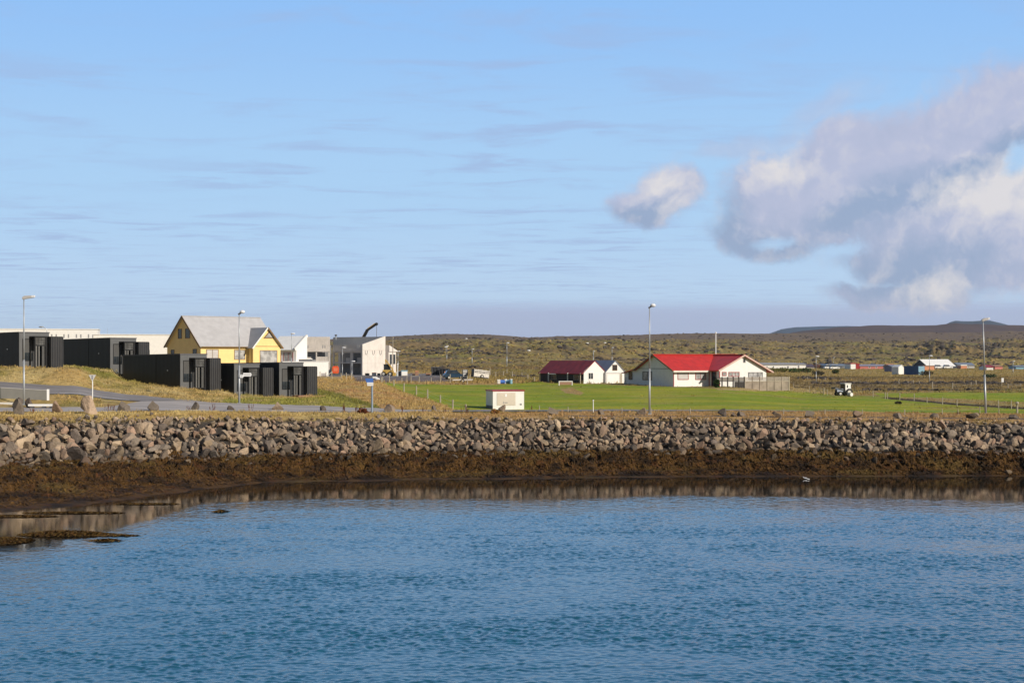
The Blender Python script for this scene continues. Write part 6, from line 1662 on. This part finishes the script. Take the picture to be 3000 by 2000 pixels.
W = bpy.data.worlds.new('World'); S.world = W; W.use_nodes = True
t = NT(W.node_tree); bg = W.node_tree.nodes['Background']
sky = t.n('ShaderNodeTexSky'); sky.sky_type = 'NISHITA'; sky.sun_disc = False
sky.sun_elevation = SEL; sky.sun_rotation = SAZ; sky.altitude = 0; sky.air_density = 1.0; sky.dust_density = 0.3; sky.ozone_density = 1.6
SKYK = 0.05                                          # strength of the sky's light
gdir = t.n('ShaderNodeTexCoord').outputs['Generated']
sp_ = t.n('ShaderNodeSeparateXYZ', ins={'Vector': gdir})
dx, dy, dz = sp_.outputs
hyp = t.math('SQRT', t.math('ADD', t.math('MULTIPLY', dx, dx), t.math('MULTIPLY', dy, dy)))
hyp = t.math('MAXIMUM', hyp, 1e-4)
az = t.math('ARCTAN2', dx, dy)                      # bearing, 0 straight ahead
el = t.math('DIVIDE', dz, hyp)                      # tangent of elevation
elc = t.math('MAXIMUM', el, .012)
pu = t.math('DIVIDE', t.math('SINE', az), elc); pv = t.math('DIVIDE', t.math('COSINE', az), elc)
pl = t.n('ShaderNodeCombineXYZ', ins={'X': pu, 'Y': pv}).outputs[0]
# thin high streaks on a layer overhead
rr = t.n('ShaderNodeMapping', ins={'Vector': pl, 'Rotation': (0, 0, R(14)), 'Scale': (.8, 1.0, 1)}).outputs[0]
n1 = t.n('ShaderNodeTexNoise', ins={'Vector': rr, 'Scale': 1.7, 'Detail': 9.0, 'Roughness': .64, 'Distortion': .5}).outputs[0]
n2 = t.n('ShaderNodeTexNoise', ins={'Vector': pl, 'Scale': .22, 'Detail': 3.0}).outputs[0]
stre = t.math('MULTIPLY', t.ramp(n1, (.46, .66)), t.ramp(n2, (.34, .55)))
stre = t.math('MULTIPLY', stre, t.math('SUBTRACT', 1.0, t.math('MULTIPLY', t.ramp(az, (.02, .22)), .6)))
# heavy cloud bank to the right: soft bodies in bearing and elevation
qv = t.n('ShaderNodeCombineXYZ', ins={'X': az, 'Y': el}).outputs[0]
w1 = t.n('ShaderNodeTexNoise', ins={'Vector': qv, 'Scale': 11.0, 'Detail': 9.0, 'Roughness': .60}).outputs['Color']
wv_ = t.n('ShaderNodeVectorMath', operation='SUBTRACT', ins={0: w1, 1: (.5, .5, .5)}).outputs[0]
qd = t.n('ShaderNodeVectorMath', operation='ADD', ins={0: qv, 1: t.n('ShaderNodeVectorMath', operation='SCALE', ins={0: wv_, 'Scale': .050}).outputs[0]}).outputs[0]
def blob(px, py, rx, ry, src=None, rot=0):
    c_ = (math.atan((px - 1500) / F), (HZ - py) / F, 0)
    v = t.n('ShaderNodeVectorMath', operation='SUBTRACT', ins={0: src or qd, 1: c_}).outputs[0]
    if rot: v = t.n('ShaderNodeVectorRotate', rotation_type='Z_AXIS', ins={'Vector': v, 'Angle': -R(rot)}).outputs[0]
    v = t.n('ShaderNodeVectorMath', operation='MULTIPLY', ins={0: v, 1: (F / rx, F / ry, 0)}).outputs[0]
    ln_ = t.n('ShaderNodeVectorMath', operation='LENGTH', ins={0: v}).outputs['Value']
    return t.math('SUBTRACT', 1.0, ln_, clamp=False)
def union(L_):
    a = L_[0]
    for b in L_[1:]: a = t.math('SMOOTH_MAX', a, b, .25)
    return a
bank = union([blob(2300, 590, 190, 170), blob(2230, 700, 190, 85), blob(2500, 480, 250, 130, rot=20), blob(2520, 600, 300, 150, rot=15), blob(2790, 460, 400, 190, rot=22), blob(3080, 370, 330, 150, rot=12), blob(2950, 620, 420, 240), blob(2700, 740, 290, 100), blob(2960, 770, 330, 90), blob(3350, 550, 500, 330)])
small = union([blob(1945, 575, 105, 95), blob(1890, 620, 110, 60)])
low = union([blob(2740, 845, 120, 60), blob(2560, 850, 170, 40), blob(2960, 800, 200, 40)])
wisp = union([blob(2440, 330, 240, 80, rot=20), blob(2300, 420, 200, 50, rot=15), blob(2130, 445, 260, 45, rot=8)])
OFF = (.0052, -.0062, 0)                            # towards the sun, as seen on the cloud
def clumps(v):
    a_ = t.math('SUBTRACT', t.n('ShaderNodeTexNoise', ins={'Vector': v, 'Scale': 24.0, 'Detail': 10.0, 'Roughness': .58, 'Distortion': .25}).outputs[0], .5)
    b_ = t.math('SUBTRACT', t.n('ShaderNodeTexNoise', ins={'Vector': v, 'Scale': 75.0, 'Detail': 8.0, 'Roughness': .62, 'Distortion': .35}).outputs[0], .5)
    return t.math('MULTIPLY_ADD', b_, .38, a_)
puff = clumps(qd)
puff2 = clumps(t.n('ShaderNodeVectorMath', operation='ADD', ins={0: qd, 1: OFF}).outputs[0])
relief = t.math('SUBTRACT', puff, puff2)
den = t.math('MULTIPLY_ADD', puff, .85, union([bank, small, low]))
dens = t.ramp(den, (-.14, .36))
wd_ = t.math('MULTIPLY', t.ramp(t.math('MULTIPLY_ADD', puff, 1.5, wisp), (.0, .9)), .45)
dens = t.math('MAXIMUM', dens, wd_)
hole = t.math('MAXIMUM', t.math('MAXIMUM', blob(2250, 715, 90, 30, rot=12), blob(2440, 735, 120, 28, rot=18)), blob(2995, 515, 45, 55))
dens = t.math('MULTIPLY', dens, t.math('SUBTRACT', 1.0, t.math('MULTIPLY', t.ramp(t.math('ADD', hole, puff), (.0, .8)), .85)))
# light on the clouds
lit = union([blob(2940, 610, 240, 130), blob(3030, 590, 200, 150), blob(2745, 842, 130, 70), blob(1945, 565, 120, 95), blob(2290, 500, 150, 80, rot=20)])
litf = t.math('MULTIPLY_ADD', relief, 1.8, t.ramp(t.math('MULTIPLY_ADD', puff, 1.2, lit), (-.1, 1.05)))
litf = t.math('MULTIPLY', t.math('MINIMUM', t.math('MAXIMUM', litf, 0.0), 1.0), .95)
shade = union([blob(2230, 740, 260, 75), blob(2620, 790, 300, 90), blob(2560, 620, 240, 60, rot=20), blob(2780, 570, 280, 60, rot=25), blob(2970, 510, 80, 70), blob(2110, 660, 80, 130), blob(1880, 650, 150, 40)])
shf = t.math('MULTIPLY_ADD', relief, -1.1, t.ramp(t.math('MULTIPLY_ADD', puff, -1.3, shade), (-.6, .8)))
shf = t.math('MINIMUM', t.math('MAXIMUM', shf, 0.0), 1.0)
cc = t.mix(shf, (.50, .53, .70, 1), (.315, .405, .59, 1))
cc = t.mix(litf, cc, (.80, .76, .76, 1))
skc = t.n('ShaderNodeVectorMath', operation='SCALE', ins={0: sky.outputs[0], 'Scale': SKYK}).outputs[0]
# brightness painted into the viewed side of the sky only, keeping ambient fill low
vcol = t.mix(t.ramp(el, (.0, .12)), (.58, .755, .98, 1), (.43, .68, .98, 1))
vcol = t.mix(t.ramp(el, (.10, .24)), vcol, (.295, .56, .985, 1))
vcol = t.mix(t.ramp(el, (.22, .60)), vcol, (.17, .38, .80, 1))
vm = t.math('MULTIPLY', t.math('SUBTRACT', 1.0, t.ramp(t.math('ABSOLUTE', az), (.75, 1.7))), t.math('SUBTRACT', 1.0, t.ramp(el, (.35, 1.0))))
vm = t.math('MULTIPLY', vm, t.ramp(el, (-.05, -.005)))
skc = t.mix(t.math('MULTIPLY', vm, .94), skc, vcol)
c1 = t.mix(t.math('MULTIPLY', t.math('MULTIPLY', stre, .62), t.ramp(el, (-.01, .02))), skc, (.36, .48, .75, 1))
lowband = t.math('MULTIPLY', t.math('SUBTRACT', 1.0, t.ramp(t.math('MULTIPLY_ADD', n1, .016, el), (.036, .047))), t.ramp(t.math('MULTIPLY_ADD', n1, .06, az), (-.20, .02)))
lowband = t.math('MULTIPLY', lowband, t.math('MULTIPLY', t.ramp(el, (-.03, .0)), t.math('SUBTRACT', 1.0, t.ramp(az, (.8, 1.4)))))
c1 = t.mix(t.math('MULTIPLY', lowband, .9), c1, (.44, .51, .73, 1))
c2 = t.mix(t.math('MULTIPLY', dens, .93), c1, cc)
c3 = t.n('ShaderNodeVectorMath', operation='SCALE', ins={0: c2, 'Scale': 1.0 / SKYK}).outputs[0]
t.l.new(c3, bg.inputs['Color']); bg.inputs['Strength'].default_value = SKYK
# thin sea air that fades the far hills
m = MB(); m.box(-12500, 12500, -160, 12700, -42, 300)
hz = bpy.data.materials.new('sea_air'); hz.use_nodes = True
hz.node_tree.nodes.clear()
ho = hz.node_tree.nodes.new('ShaderNodeOutputMaterial'); hv = hz.node_tree.nodes.new('ShaderNodeVolumePrincipled')
hv.inputs['Color'].default_value = (.78, .88, 1.0, 1); hv.inputs['Density'].default_value = 3.6e-5; hv.inputs['Anisotropy'].default_value = .1
hz.node_tree.links.new(hv.outputs[0], ho.inputs['Volume'])
tag(m.build('haze', hz), 'thin bluish sea air over the whole place', 'haze', kind='stuff')
S.view_settings.view_transform = 'Standard'; S.view_settings.look = 'None'; S.view_settings.exposure = 0; S.view_settings.gamma = 1
S.cycles.max_bounces = 5; S.cycles.glossy_bounces = 3; S.cycles.volume_bounces = 0; S.cycles.diffuse_bounces = 2
